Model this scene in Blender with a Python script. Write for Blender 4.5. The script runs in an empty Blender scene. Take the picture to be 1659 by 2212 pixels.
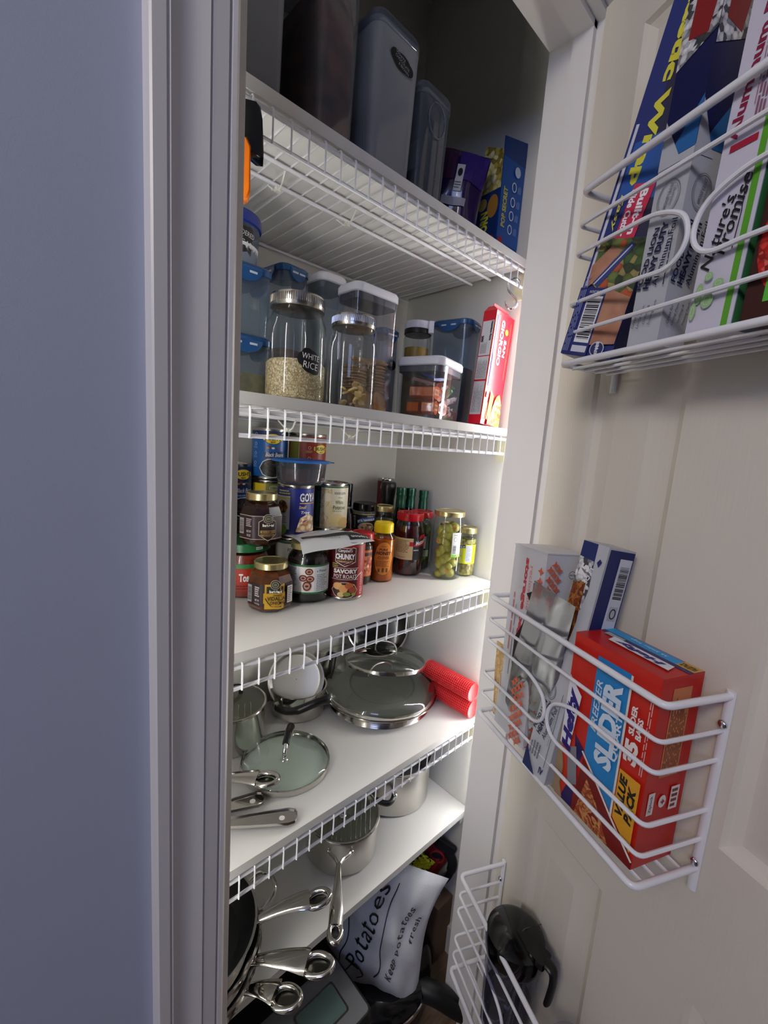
import bpy, bmesh, math, random
from mathutils import Vector, Matrix, Euler
S = bpy.context.scene
COL = S.collection
rnd = random.Random(7)
R = math.radians
pi = math.pi

# ------------------------------------------------------------------ camera, lights, exposure
def srgb(h, k=1.0):
    h = h.lstrip('#'); o = []
    for i in (0, 2, 4):
        c = int(h[i:i+2], 16)/255
        o.append(min(1, (c/12.92 if c <= .04045 else ((c+.055)/1.055)**2.4)*k))
    return (*o, 1)

cd = bpy.data.cameras.new('camera'); cam = bpy.data.objects.new('camera', cd); COL.objects.link(cam)
yaw, pit, rol = R(43.5821), R(-8.7062), R(4.1234)
fw = Vector((math.sin(yaw)*math.cos(pit), math.cos(yaw)*math.cos(pit), math.sin(pit)))
rt = Vector((math.cos(yaw), -math.sin(yaw), 0)); up = rt.cross(fw)
r2 = rt*math.cos(rol)+up*math.sin(rol); u2 = -rt*math.sin(rol)+up*math.cos(rol)
cam.matrix_world = Matrix((( r2.x, u2.x, -fw.x, 0), (r2.y, u2.y, -fw.y, 0), (r2.z, u2.z, -fw.z, 0), (0, 0, 0, 1)))
cd.sensor_fit = 'HORIZONTAL'; cd.sensor_width = 36; cd.lens = 942.33/1659*36
cd.clip_start = .01; cd.clip_end = 50
S.camera = cam

w = bpy.data.worlds.new('world'); S.world = w; w.use_nodes = True
w.node_tree.nodes['Background'].inputs[0].default_value = (.5, .55, .7, 1)
w.node_tree.nodes['Background'].inputs[1].default_value = .3

def area(name, loc, tgt, sx, sy, power, col):
    l = bpy.data.lights.new(name, 'AREA'); l.shape = 'RECTANGLE'; l.size = sx; l.size_y = sy; l.energy = power; l.color = col
    o = bpy.data.objects.new(name, l); COL.objects.link(o)
    o.matrix_world = Matrix.Translation(loc) @ (Vector(tgt)-Vector(loc)).to_track_quat('-Z', 'Y').to_matrix().to_4x4()
    return o
area('window_daylight', (-1.5, -.9, .75), (0, .38, .25), 1.0, .5, 4.0, (.46, .56, 1.0))
area('room_ceiling_glow', (-1.3, -.15, .98), (.55, .1, -.3), .5, .5, 8.0, (1.0, .90, .76))
STRIP_POWER = 23.0
FILL_STRIP_POWER = 18.0
S.view_settings.view_transform = 'Standard'; S.view_settings.look = 'None'
S.view_settings.exposure = 1.15; S.view_settings.gamma = 1.0; S.view_settings.use_curve_mapping = False
try:
    S.cycles.max_bounces = 10; S.cycles.transparent_max_bounces = 24; S.cycles.caustics_reflective = False; S.cycles.caustics_refractive = False
    S.cycles.sample_clamp_indirect = 4
except Exception: pass

# ------------------------------------------------------------------ materials
MATS = {}
def mat(name, col=None, rough=.5, metal=0, bump=0, bscale=200, coat=0, emit=None, estr=0, spec=.5, noise=None, nscale=8, stretch=None, alpha=1, trans=0):
    if name in MATS: return MATS[name]
    m = bpy.data.materials.new(name); m.use_nodes = True; nt = m.node_tree
    b = nt.nodes['Principled BSDF']; MATS[name] = m
    c = srgb(col) if isinstance(col, str) else (col or (.8, .8, .8, 1))
    b.inputs['Base Color'].default_value = c; b.inputs['Roughness'].default_value = rough; b.inputs['Metallic'].default_value = metal
    b.inputs['Specular IOR Level'].default_value = spec; b.inputs['Coat Weight'].default_value = coat
    b.inputs['Alpha'].default_value = alpha; b.inputs['Transmission Weight'].default_value = trans
    if emit: b.inputs['Emission Color'].default_value = srgb(emit); b.inputs['Emission Strength'].default_value = estr
    if bump or noise:
        tc = nt.nodes.new('ShaderNodeTexCoord'); mp = nt.nodes.new('ShaderNodeMapping'); nt.links.new(tc.outputs['Object'], mp.inputs[0])
        if stretch: mp.inputs['Scale'].default_value = stretch
    if bump:
        n = nt.nodes.new('ShaderNodeTexNoise'); n.inputs['Scale'].default_value = bscale; n.inputs['Detail'].default_value = 3
        nt.links.new(mp.outputs[0], n.inputs[0]); bp = nt.nodes.new('ShaderNodeBump'); bp.inputs['Strength'].default_value = bump; bp.inputs['Distance'].default_value = .002
        nt.links.new(n.outputs[0], bp.inputs['Height']); nt.links.new(bp.outputs[0], b.inputs['Normal'])
    if noise:
        n = nt.nodes.new('ShaderNodeTexNoise'); n.inputs['Scale'].default_value = nscale; n.inputs['Detail'].default_value = 4
        nt.links.new(mp.outputs[0], n.inputs[0]); rp = nt.nodes.new('ShaderNodeValToRGB')
        rp.color_ramp.elements[0].position = .35; rp.color_ramp.elements[1].position = .65
        rp.color_ramp.elements[0].color = c; rp.color_ramp.elements[1].color = srgb(noise)
        nt.links.new(n.outputs[0], rp.inputs[0]); nt.links.new(rp.outputs[0], b.inputs['Base Color'])
    return m
def pic(name, cols, scale=60, rough=.45, kind='voronoi', stretch=(1, 1, 1), bump=0):
    """printed picture or heap of small food: coloured cells"""
    if name in MATS: return MATS[name]
    m = bpy.data.materials.new(name); m.use_nodes = True; nt = m.node_tree; b = nt.nodes['Principled BSDF']; MATS[name] = m
    b.inputs['Roughness'].default_value = rough
    tc = nt.nodes.new('ShaderNodeTexCoord'); mp = nt.nodes.new('ShaderNodeMapping'); mp.inputs['Scale'].default_value = stretch
    nt.links.new(tc.outputs['Object'], mp.inputs[0])
    if kind == 'voronoi':
        v = nt.nodes.new('ShaderNodeTexVoronoi'); v.inputs['Scale'].default_value = scale; nt.links.new(mp.outputs[0], v.inputs['Vector'])
        sp = nt.nodes.new('ShaderNodeSeparateColor'); nt.links.new(v.outputs['Color'], sp.inputs[0]); fac = sp.outputs[0]; dist = v.outputs['Distance']
    else:
        v = nt.nodes.new('ShaderNodeTexNoise'); v.inputs['Scale'].default_value = scale; v.inputs['Detail'].default_value = 5; v.inputs['Distortion'].default_value = 1.2
        nt.links.new(mp.outputs[0], v.inputs['Vector']); fac = v.outputs[0]; dist = None
    rp = nt.nodes.new('ShaderNodeValToRGB'); rp.color_ramp.interpolation = 'CONSTANT' if kind == 'voronoi' else 'LINEAR'
    e = rp.color_ramp.elements; n = len(cols)
    lo, hi = (0, 1) if kind == 'voronoi' else (.3, .72)
    e[0].position = lo; e[0].color = srgb(cols[0]); e[1].position = lo+(hi-lo)*(n-1)/n; e[1].color = srgb(cols[-1])
    for i in range(1, n-1):
        x = e.new(lo+(hi-lo)*i/n); x.color = srgb(cols[i])
    nt.links.new(fac, rp.inputs[0])
    if dist is not None:
        mx = nt.nodes.new('ShaderNodeMix'); mx.data_type = 'RGBA'; mx.blend_type = 'MULTIPLY'
        mr = nt.nodes.new('ShaderNodeMapRange'); mr.inputs[1].default_value = .35; mr.inputs[2].default_value = .8; mr.inputs[3].default_value = 0; mr.inputs[4].default_value = .6
        nt.links.new(dist, mr.inputs[0]); nt.links.new(mr.outputs[0], mx.inputs[0]); nt.links.new(rp.outputs[0], mx.inputs[6]); mx.inputs[7].default_value = (.15, .1, .07, 1)
        nt.links.new(mx.outputs[2], b.inputs['Base Color'])
    else: nt.links.new(rp.outputs[0], b.inputs['Base Color'])
    if bump:
        bp = nt.nodes.new('ShaderNodeBump'); bp.inputs['Strength'].default_value = bump; bp.inputs['Distance'].default_value = .003
        nt.links.new(dist if dist is not None else fac, bp.inputs['Height']); nt.links.new(bp.outputs[0], b.inputs['Normal'])
    return m
def glass(name, tint='#f4faf6', refl=1.0, rough=.02, base=.04, haze=0, hazecol='#ffffff'):
    """thin-walled glass or clear plastic: tinted transparency under a fresnel gloss, optional milky haze"""
    if name in MATS: return MATS[name]
    m = bpy.data.materials.new(name); m.use_nodes = True; nt = m.node_tree; nt.nodes.clear(); MATS[name] = m
    out = nt.nodes.new('ShaderNodeOutputMaterial'); tr = nt.nodes.new('ShaderNodeBsdfTransparent'); gl = nt.nodes.new('ShaderNodeBsdfGlossy')
    tr.inputs[0].default_value = srgb(tint); gl.inputs['Roughness'].default_value = rough
    fr = nt.nodes.new('ShaderNodeLayerWeight'); fr.inputs[0].default_value = .5
    pw = nt.nodes.new('ShaderNodeMath'); pw.operation = 'POWER'; pw.inputs[1].default_value = 3.2; nt.links.new(fr.outputs['Facing'], pw.inputs[0])
    mr = nt.nodes.new('ShaderNodeMapRange'); mr.inputs[3].default_value = base; mr.inputs[4].default_value = .7*refl
    nt.links.new(pw.outputs[0], mr.inputs[0])
    mx = nt.nodes.new('ShaderNodeMixShader'); nt.links.new(mr.outputs[0], mx.inputs[0])
    base_sh = tr
    if haze:
        df = nt.nodes.new('ShaderNodeBsdfDiffuse'); df.inputs[0].default_value = srgb(hazecol)
        tl = nt.nodes.new('ShaderNodeBsdfTranslucent'); tl.inputs[0].default_value = srgb(hazecol)
        ad = nt.nodes.new('ShaderNodeMixShader'); ad.inputs[0].default_value = .4; nt.links.new(df.outputs[0], ad.inputs[1]); nt.links.new(tl.outputs[0], ad.inputs[2])
        hz = nt.nodes.new('ShaderNodeMixShader'); hz.inputs[0].default_value = haze; nt.links.new(tr.outputs[0], hz.inputs[1]); nt.links.new(ad.outputs[0], hz.inputs[2]); base_sh = hz
    nt.links.new(base_sh.outputs[0], mx.inputs[1]); nt.links.new(gl.outputs[0], mx.inputs[2]); nt.links.new(mx.outputs[0], out.inputs[0])
    return m
def flat(col, rough=.45): return mat('print_'+col.lstrip('#')+('' if rough == .45 else '_%d' % int(rough*100)), col, rough)

WALL = mat('wall_paint_lavender', '#b2b8cc', .75, bump=.08, bscale=900)
TRIM = mat('trim_paint', '#dcd9d8', .38)
CLOSET = mat('closet_paint', '#dedcd4', .7, bump=.06, bscale=700)
DOORM = mat('door_paint', '#ddd6c9', .42, bump=.12, bscale=260, stretch=(1, 1, .06))
BOARD = mat('white_melamine', '#e2e0dc', .35)
WIRE = mat('white_vinyl_wire', '#e9e9ee', .25)
STEEL = mat('polished_steel', '#c9c6c0', .13, 1)
BRUSH = mat('brushed_steel', '#c4c1ba', .3, 1)
CHROME = mat('chrome', '#e2e2e6', .06, 1)
BLACKP = mat('black_plastic', '#0c0c0d', .35)
BLACKG = mat('black_gloss', '#070708', .12)
GOLD = mat('gold_lid', '#cfc08a', .25, .85)
TIN = mat('tin_rim', '#b9b6ae', .25, 1)
ZINC = mat('zinc_lid', '#c3bfb6', .22, 1)
GLASS = glass('jar_glass', '#f9fcfa')
CLEARP = glass('clear_plastic', '#eef0f6', .8, .05, .05, .05)

# ------------------------------------------------------------------ mesh builder
class MB:
    def __init__(s): s.v = []; s.f = []; s.m = []; s.mats = []; s.M = Matrix.Identity(4)
    def mi(s, m):
        if m not in s.mats: s.mats.append(m)
        return s.mats.index(m)
    def add(s, vs, fs, m):
        b = len(s.v); s.v += [tuple(s.M @ Vector(v)) for v in vs]; k = s.mi(m)
        for f in fs: s.f.append(tuple(b+i for i in f)); s.m.append(k)
        return s
    def box(s, x0, y0, z0, x1, y1, z1, m, bev=0):
        if bev:
            return s.rbox((x0+x1)/2, (y0+y1)/2, z0, z1, (x1-x0)/2, (y1-y0)/2, bev, m, seg=2)
        vs = [(x, y, z) for x in (x0, x1) for y in (y0, y1) for z in (z0, z1)]
        return s.add(vs, [(0, 1, 3, 2), (4, 6, 7, 5), (0, 4, 5, 1), (2, 3, 7, 6), (0, 2, 6, 4), (1, 5, 7, 3)], m)
    def ring(s, rings, m, cap0=True, cap1=True, closed=False):
        n = len(rings[0]); vs = [p for r_ in rings for p in r_]; fs = []
        k = len(rings)
        for i in range(k if closed else k-1):
            a = i*n; b = ((i+1) % k)*n
            for j in range(n): fs.append((a+j, a+(j+1) % n, b+(j+1) % n, b+j))
        if not closed:
            if cap0: fs.append(tuple(reversed(range(n))))
            if cap1: fs.append(tuple((k-1)*n+j for j in range(n)))
        return s.add(vs, fs, m)
    def rbox(s, cx, cy, z0, z1, hx, hy, r, m, seg=3, prof=None, caps=True):
        """rounded-corner vertical box; prof = [(inset, z), ...]"""
        prof = prof or [(0, z0), (0, z1)]; rings = []
        for ins, z in prof:
            pts = []; rr = max(r-ins, .0008)
            for q, (sx, sy) in enumerate(((1, 1), (-1, 1), (-1, -1), (1, -1))):
                for i in range(seg+1):
                    a = q*pi/2+i/seg*pi/2
                    pts.append((cx+sx*(hx-ins-rr)+rr*math.cos(a), cy+sy*(hy-ins-rr)+rr*math.sin(a), z))
            rings.append(pts)
        return s.ring(rings, m, caps, caps)
    def lathe(s, prof, m, n=32, cx=0, cy=0, caps=(True, True), sx=1, sy=1, power=None):
        rings = []
        for r_, z in prof:
            pts = []
            for i in range(n):
                a = 2*pi*i/n; k = 1
                if power: k = 1/((abs(math.cos(a))**power+abs(math.sin(a))**power)**(1/power))
                pts.append((cx+r_*k*sx*math.cos(a), cy+r_*k*sy*math.sin(a), z))
            rings.append(pts)
        return s.ring(rings, m, *caps)
    def tube(s, path, r, m, n=8, side=None, closed=False, caps=True):
        P = [Vector(p) for p in path]; rings = []; k = len(P)
        rs = r if isinstance(r, list) else [r]*k
        prev = None
        for i, p in enumerate(P):
            a = P[(i-1) % k] if (closed or i > 0) else P[i]; b = P[(i+1) % k] if (closed or i < k-1) else P[i]
            T = (b-a).normalized()
            if side is not None: B = Vector(side)
            elif prev is not None: B = prev
            else: B = Vector((0, 0, 1)) if abs(T.z) < .9 else Vector((1, 0, 0))
            B = B-T*B.dot(T)
            if B.length < 1e-6: B = T.orthogonal()
            B.normalize(); N = T.cross(B); prev = B
            ra, rb = rs[i] if isinstance(rs[i], tuple) else (rs[i], rs[i])
            rings.append([p+B*ra*math.cos(2*pi*j/n)+N*rb*math.sin(2*pi*j/n) for j in range(n)])
        return s.ring(rings, m, caps, caps, closed)
    def sphere(s, c, r, m, n=12, k=8):
        rx, ry, rz = r if isinstance(r, tuple) else (r, r, r)
        rings = [[(c[0]+rx*math.sin(pi*i/k)*math.cos(2*pi*j/n), c[1]+ry*math.sin(pi*i/k)*math.sin(2*pi*j/n), c[2]-rz*math.cos(pi*i/k)) for j in range(n)] for i in range(1, k)]
        return s.ring(rings, m)
    def mesh(s, name, smooth=True, ang=38):
        me = bpy.data.meshes.new(name); me.from_pydata(s.v, [], s.f)
        for m in s.mats: me.materials.append(m)
        me.polygons.foreach_set('material_index', s.m)
        if smooth:
            me.polygons.foreach_set('use_smooth', [True]*len(s.f)); me.set_sharp_from_angle(angle=R(ang))
        me.validate(); me.update(); return me
    def build(s, name, parent=None, smooth=True, ang=38, M=None, **props):
        o = bpy.data.objects.new(name, s.mesh(name, smooth, ang)); COL.objects.link(o)
        if parent: o.parent = parent
        if M is not None: o.matrix_world = M
        for k, v in props.items(): o[k] = v
        return o
def bez(pts, n=6, closed=False):
    """catmull-rom through points"""
    P = [Vector(p) for p in pts]; o = []; k = len(P)
    for i in range(k if closed else k-1):
        g = (lambda j: P[j % k]) if closed else (lambda j: P[max(0, min(k-1, j))])
        a, b, c, d = g(i-1), g(i), g(i+1), g(i+2)
        for t in range(n):
            t /= n; o.append(.5*((2*b)+(c-a)*t+(2*a-5*b+4*c-d)*t*t+(3*b-a-3*c+d)*t**3))
    if not closed: o.append(P[-1])
    return o
def rcorner(pts, r, n=4):
    P = [Vector(p) for p in pts]; o = [P[0]]
    for i in range(1, len(P)-1):
        a = (P[i-1]-P[i]).normalized()*r; b = (P[i+1]-P[i]).normalized()*r
        for t in range(n+1):
            t /= n; o.append((P[i]+a)*(1-t)**2+P[i]*2*t*(1-t)+(P[i]+b)*t*t)
    o.append(P[-1]); return o

def thing(name, label, cat, M=None, group=None):
    o = bpy.data.objects.new(name, None); COL.objects.link(o); o.empty_display_size = .02
    if M is not None: o.matrix_world = M
    o['label'] = label; o['category'] = cat
    if group: o['group'] = group
    return o
def tag(o, label, cat, group=None):
    o['label'] = label; o['category'] = cat
    if group: o['group'] = group
    return o
def struct(o): o['kind'] = 'structure'; return o
def TR(x, y, z): return Matrix.Translation((x, y, z))
def RZ(a): return Matrix.Rotation(R(a), 4, 'Z')
def FACE(x, y, z, yaw=0):
    """frame at x,y,z whose local +X points towards the doorway"""
    return TR(x, y, z) @ Matrix.Rotation(math.atan2(-y, -x)+R(yaw), 4, 'Z')
def copy_tree(o, M, label=None, group=None):
    c = o.copy(); COL.objects.link(c); c.matrix_world = M
    if label: c['label'] = label
    if group: c['group'] = group
    def rec(a, b):
        for ch in [k for k in a.children]:
            d = ch.copy(); COL.objects.link(d); d.parent = b; rec(ch, d)
    rec(o, c); return c

# ------------------------------------------------------------------ flat print (labels, lettering)
TXT = {}
def text_geo(s, bold=0, shear=0):
    k = (s, bold, shear)
    if k in TXT: return TXT[k]
    cu = bpy.data.curves.new('t', 'FONT'); cu.body = s; cu.resolution_u = 2; cu.offset = bold; cu.shear = shear; cu.fill_mode = 'FRONT'
    ob = bpy.data.objects.new('t', cu); me = ob.to_mesh()
    vs = [(v.co.x, v.co.y) for v in me.vertices]; fs = [tuple(p.vertices) for p in me.polygons]
    ob.to_mesh_clear(); bpy.data.objects.remove(ob); bpy.data.curves.remove(cu)
    x0 = min(v[0] for v in vs); x1 = max(v[0] for v in vs); y0 = min(v[1] for v in vs); y1 = max(v[1] for v in vs)
    vs = [((a-(x0+x1)/2)/(x1-x0), (b-(y0+y1)/2)/(y1-y0)) for a, b in vs]
    TXT[k] = (vs, fs); return TXT[k]
class Print:
    def __init__(s, fmap, curved=False, step=.00022): s.map = fmap; s.curved = curved; s.L = []; s.step = step
    def add(s, vs, fs, col, lift=None):
        s.L.append((vs, fs, col if not isinstance(col, str) else flat(col))); return s
    def rect(s, u0, v0, u1, v1, col):
        n = max(1, int(abs(u1-u0)/.004)) if s.curved else 1
        vs = []; fs = []
        for i in range(n+1):
            u = u0+(u1-u0)*i/n; vs += [(u, v0), (u, v1)]
        for i in range(n): fs.append((2*i, 2*i+2, 2*i+3, 2*i+1))
        return s.add(vs, fs, col)
    def poly(s, pts, col):
        from mathutils.geometry import tessellate_polygon
        t = tessellate_polygon([[Vector((p[0], p[1], 0)) for p in pts]])
        return s.add(list(pts), [tuple(f) for f in t], col)
    def ell(s, cu, cv, ru, rv, col, n=20, a0=0, a1=360):
        pts = [(cu+ru*math.cos(R(a0+(a1-a0)*i/n)), cv+rv*math.sin(R(a0+(a1-a0)*i/n))) for i in range(n+(a1-a0 < 360))]
        if s.curved and ru > .006:
            k = 8; vs = []; fs = []
            for i in range(k+1):
                x = -1+2*i/k; h = math.sqrt(max(0, 1-x*x)); vs += [(cu+ru*x, cv-rv*h), (cu+ru*x, cv+rv*h)]
            for i in range(k): fs.append((2*i, 2*i+2, 2*i+3, 2*i+1))
            return s.add(vs, fs, col)
        return s.poly(pts, col)
    def oring(s, cu, cv, ru, rv, wd, col, n=20):
        vs = []; fs = []
        for i in range(n):
            a = 2*pi*i/n; vs += [(cu+ru*math.cos(a), cv+rv*math.sin(a)), (cu+(ru-wd)*math.cos(a), cv+(rv-wd)*math.sin(a))]
        for i in range(n): j = (i+1) % n; fs.append((2*i, 2*j, 2*j+1, 2*i+1))
        return s.add(vs, fs, col)
    def line(s, pts, wd, col):
        vs = []; fs = []; k = len(pts)
        for i in range(k):
            a = Vector(pts[max(0, i-1)]); b = Vector(pts[min(k-1, i+1)]); t = (b-a).normalized(); n = Vector((-t.y, t.x))*wd/2; p = Vector(pts[i])
            vs += [tuple(p+n), tuple(p-n)]
        for i in range(k-1): fs.append((2*i, 2*i+1, 2*i+3, 2*i+2))
        return s.add(vs, fs, col)
    def t(s, txt, cu, cv, wd, h, col, rot=0, bold=.012, shear=0, arc=0):
        vs, fs = text_geo(txt, bold, shear); c, sn = math.cos(R(rot)), math.sin(R(rot)); o = []
        for a, b in vs:
            x = a*wd; y = b*h+arc*(1-4*a*a); o.append((cu+x*c-y*sn, cv+x*sn+y*c))
        return s.add(o, fs, col)
    def fine(s, u0, v0, u1, v1, n, col, rot=False, fill=.4):
        """rows of type too small to read"""
        vs = []; fs = []; rr = random.Random(n)
        A, B = (v0, v1) if not rot else (u0, u1); C, D = (u0, u1) if not rot else (v0, v1)
        for i in range(n):
            a = A+(B-A)*(i+.5-fill/2)/n; b = a+(B-A)*fill/n; x = C; end = C+(D-C)*rr.uniform(.7, 1)
            while x < end-1e-5:
                y = min(end, x+(D-C)*rr.uniform(.06, .2)); q = [(x, a), (y, a), (y, b), (x, b)]
                if rot: q = [(k[1], k[0]) for k in q]
                k = len(vs); vs += q; fs.append((k, k+1, k+2, k+3)); x = y+(D-C)*.025
        return s.add(vs, fs, col)
    def bars(s, u0, v0, u1, v1, rot=False, bg='#f2f2f2', n=26):
        s.rect(u0, v0, u1, v1, bg); vs = []; fs = []; rr = random.Random(int(abs(u0)*1e5)+n)
        m = .08; U0, U1, V0, V1 = u0+(u1-u0)*m, u1-(u1-u0)*m, v0+(v1-v0)*m, v1-(v1-v0)*m
        A, B = (U0, U1) if not rot else (V0, V1); x = A; d = (B-A)/(n*2.1)
        while x < B-d*2:
            wd = d*rr.choice((.6, 1, 1.8)); k = len(vs)
            vs += [(x, V0), (x+wd, V0), (x+wd, V1), (x, V1)] if not rot else [(U0, x), (U1, x), (U1, x+wd), (U0, x+wd)]
            fs.append((k, k+1, k+2, k+3)); x += wd+d*rr.choice((.6, 1, 1.5))
        return s.add(vs, fs, '#101010')
    def build(s, name, parent, smooth=True):
        bm = bmesh.new(); mats = []
        for li, (vs, fs, m) in enumerate(s.L):
            if m not in mats: mats.append(m)
            k = mats.index(m); bv = [bm.verts.new((v[0], v[1], li)) for v in vs]
            for f in fs:
                try: q = bm.faces.new([bv[i] for i in f]); q.material_index = k
                except ValueError: pass
        if s.curved:
            for _ in range(3):
                es = [e for e in bm.edges if abs(e.verts[0].co.x-e.verts[1].co.x) > .0055]
                if not es: break
                bmesh.ops.subdivide_edges(bm, edges=es, cuts=1)
        for f in bm.faces:
            a = sum((l.vert.co.x*l.link_loop_next.vert.co.y-l.link_loop_next.vert.co.x*l.vert.co.y) for l in f.loops)
            if a < 0: f.normal_flip()
        for v in bm.verts: v.co = s.map(v.co.x, v.co.y, .0003+v.co.z*s.step)
        me = bpy.data.meshes.new(name); bm.to_mesh(me); bm.free(); me.validate(); me.update()
        for m in mats: me.materials.append(m)
        if s.curved: me.polygons.foreach_set('use_smooth', [True]*len(me.polygons))
        o = bpy.data.objects.new(name, me); COL.objects.link(o); o.parent = parent; return o
def cyl_map(Rr, ang0=0, sx=1, sy=1):
    return lambda u, v, o: Vector(((Rr+o)*math.cos(ang0+u/Rr), (Rr+o)*math.sin(ang0+u/Rr), v))
def face_map(hx, hy, hz, side):
    """u,v measured from the centre of the face"""
    return {'+x': lambda u, v, o: Vector((hx+o, u, v)), '+y': lambda u, v, o: Vector((-u, hy+o, v)), '-y': lambda u, v, o: Vector((u, -hy-o, v)),
            '-x': lambda u, v, o: Vector((-hx-o, -u, v)), '+z': lambda u, v, o: Vector((-v, u, hz+o))}[side]

# ------------------------------------------------------------------ setting
Y0 = .5354                       # shelf fronts
XL, XR, YB = .067, .883, .893    # closet inside faces
JL, JR = .174, .776              # jamb faces
ZF, ZC, ZH = -1.35, 1.08, .70
def sbox(name, x0, y0, z0, x1, y1, z1, m): return struct(MB().box(x0, y0, z0, x1, y1, z1, m).build(name, smooth=False))
FLOORM = mat('floor_wood', '#7a6552', .45, noise='#5e4a3a', nscale=14, stretch=(1, 8, 1))
sbox('floor', -1.9, -2.5, ZF-.05, 2.3, 1.0, ZF, FLOORM)
sbox('ceiling', -1.9, -2.5, ZC, 2.3, 1.0, ZC+.05, mat('ceiling_paint', '#d8d8d8', .8))
m_ = MB()
m_.box(-1.9, .38, ZF, JL-.018, .479, ZC, WALL); m_.box(JR+.018, .38, ZF, 2.3, .479, ZC, WALL); m_.box(JL-.018, .38, ZH+.018, JR+.018, .479, ZC, WALL)
struct(m_.build('wall_front', smooth=False))
sbox('wall_left', XL-.05, .479, ZF, XL, YB, ZC, CLOSET)
sbox('wall_right', XR, .479, ZF, XR+.05, YB, ZC, CLOSET)
sbox('wall_back', XL-.05, YB, ZF, XR+.05, YB+.05, ZC, CLOSET)
sbox('wall_west', -1.95, -2.5, ZF, -1.9, .38, ZC, WALL)
sbox('wall_east', 2.3, -2.5, ZF, 2.35, .479, ZC, WALL)
sbox('wall_south', -1.9, -2.55, ZF, 2.3, -2.5, ZC, mat('room_wall_paint', '#8f8a80', .8))
# jamb with its stop
m_ = MB()
m_.box(JL-.018, .38, ZF, JL, .479, ZH+.018, TRIM); m_.box(JR, .38, ZF, JR+.018, .479, ZH+.018, TRIM); m_.box(JL-.018, .38, ZH, JR+.018, .479, ZH+.018, TRIM)
struct(m_.build('trim_1', smooth=False))
m_ = MB()
m_.box(JL, .397, ZF, JL+.009, .431, ZH, TRIM); m_.box(JR-.010, .397, ZF, JR, .431, ZH, TRIM); m_.box(JL, .397, ZH-.010, JR, .431, ZH, TRIM)
struct(m_.build('trim_2', smooth=False))
# moulded casing around the opening
def casing(name, f):
    pr = [(.074, .38), (.074, .3645), (.0725, .363), (.0635, .363), (.0625, .3645), (.0612, .3645), (.0605, .3634), (.054, .3668), (.048, .3680), (.040, .3672), (.0325, .3655),
          (.0318, .3672), (.0308, .3672), (.030, .3664), (.0185, .3664), (.0175, .3684), (.0163, .3684), (.0155, .3668), (.012, .3664), (.0095, .3682), (.0085, .372), (.0085, .38)]
    rings = [[f(d, y, k) for d, y in pr] for k in (0, 1)]
    return struct(MB().ring(rings, TRIM).build(name, ang=25))
casing('trim_3', lambda d, y, k: (JL-d, y, (ZF, ZH+d)[k]))
casing('trim_4', lambda d, y, k: (JR+d, y, (ZH+d, ZF)[k]))
casing('trim_5', lambda d, y, k: ((JL-d, JR+d)[k], y, ZH+d))
# closet skirting
m_ = MB(); m_.box(XL, YB-.012, ZF, XR, YB, ZF+.08, TRIM); m_.box(XR-.012, .479, ZF, XR, YB-.012, ZF+.08, TRIM)
struct(m_.build('baseboard_back', smooth=False))

# light strip behind the right jamb; unseen fill strip added behind the left
def strip(x, power, label, z0, z1, col):
    t = thing('light_strip', label, 'light', TR(x, .503, 0))
    sx = 1 if x > .4 else -1
    MB().box(-.004*1, -.008, z0, .004, .008, z1, mat('strip_channel', '#d8d8d8', .4)).build('channel', t, smooth=False)
    for k, (a, b, q) in enumerate(((z0+.01, .045, 1), (.055, z1-.01, 1.4 if sx > 0 else 1.15))):
        e = mat('strip_lens_%s_%d' % (sx, k), '#ffffff', .4, emit=col, estr=power*q)
        MB().box(-.0065*sx, -.006, a, -.0042*sx, .006, b, e).build('lens', t, smooth=False)
strip(XR-.0045, STRIP_POWER, 'slim lit strip upright on the right closet wall behind the door jamb', -.885, .335, '#fffdf6')
strip(XL+.0045, FILL_STRIP_POWER, 'slim lit strip upright on the left closet wall behind the door jamb', -.885, .335, '#fffdf6')

# ------------------------------------------------------------------ open door, in its own frame: x out of the leaf, y from hinge to handle, z up
TH = R(24.7)
dd = Vector((-math.sin(TH), -math.cos(TH), 0)); nn = Vector((-math.cos(TH), math.sin(TH), 0)); D0 = Vector((.742, .368, 0))
DM = Matrix(((nn.x, dd.x, 0, D0.x), (nn.y, dd.y, 0, D0.y), (0, 0, 1, 0), (0, 0, 0, 1)))
def DP(t, s_, z, rx=0, ry=0, rz=0): return DM @ TR(t, s_, z) @ Euler((R(rx), R(ry), R(rz))).to_matrix().to_4x4()
m_ = MB(); ss = [0, .082, .237, .366, .521, .603]; zz = [ZF+.012, -1.17, -.625, -.42, .27, .37, .60, .682]
for i in range(5):
    for j in range(7):
        a, b, c, d = ss[i], ss[i+1], zz[j], zz[j+1]
        if i in (1, 3) and j in (1, 3, 5):
            rr = [[(t, a+k, c+k), (t, b-k, c+k), (t, b-k, d-k), (t, a+k, d-k)] for k, t in ((0, 0), (.0035, -.007), (.015, -.0115), (.020, -.0115), (.049, -.001), (.0492, -.001))]
            m_.ring(rr, DOORM, False, True)
        else: m_.add([(0, a, c), (0, b, c), (0, b, d), (0, a, d)], [(0, 1, 2, 3)], DOORM)
m_.add([(0, 0, zz[0]), (0, .603, zz[0]), (0, .603, .682), (0, 0, .682), (-.035, 0, zz[0]), (-.035, .603, zz[0]), (-.035, .603, .682), (-.035, 0, .682)],
       [(0, 3, 7, 4), (1, 5, 6, 2), (4, 7, 6, 5), (3, 2, 6, 7), (0, 4, 5, 1)], DOORM)
dr = struct(m_.build('door_1', ang=20, M=DM))
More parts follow.
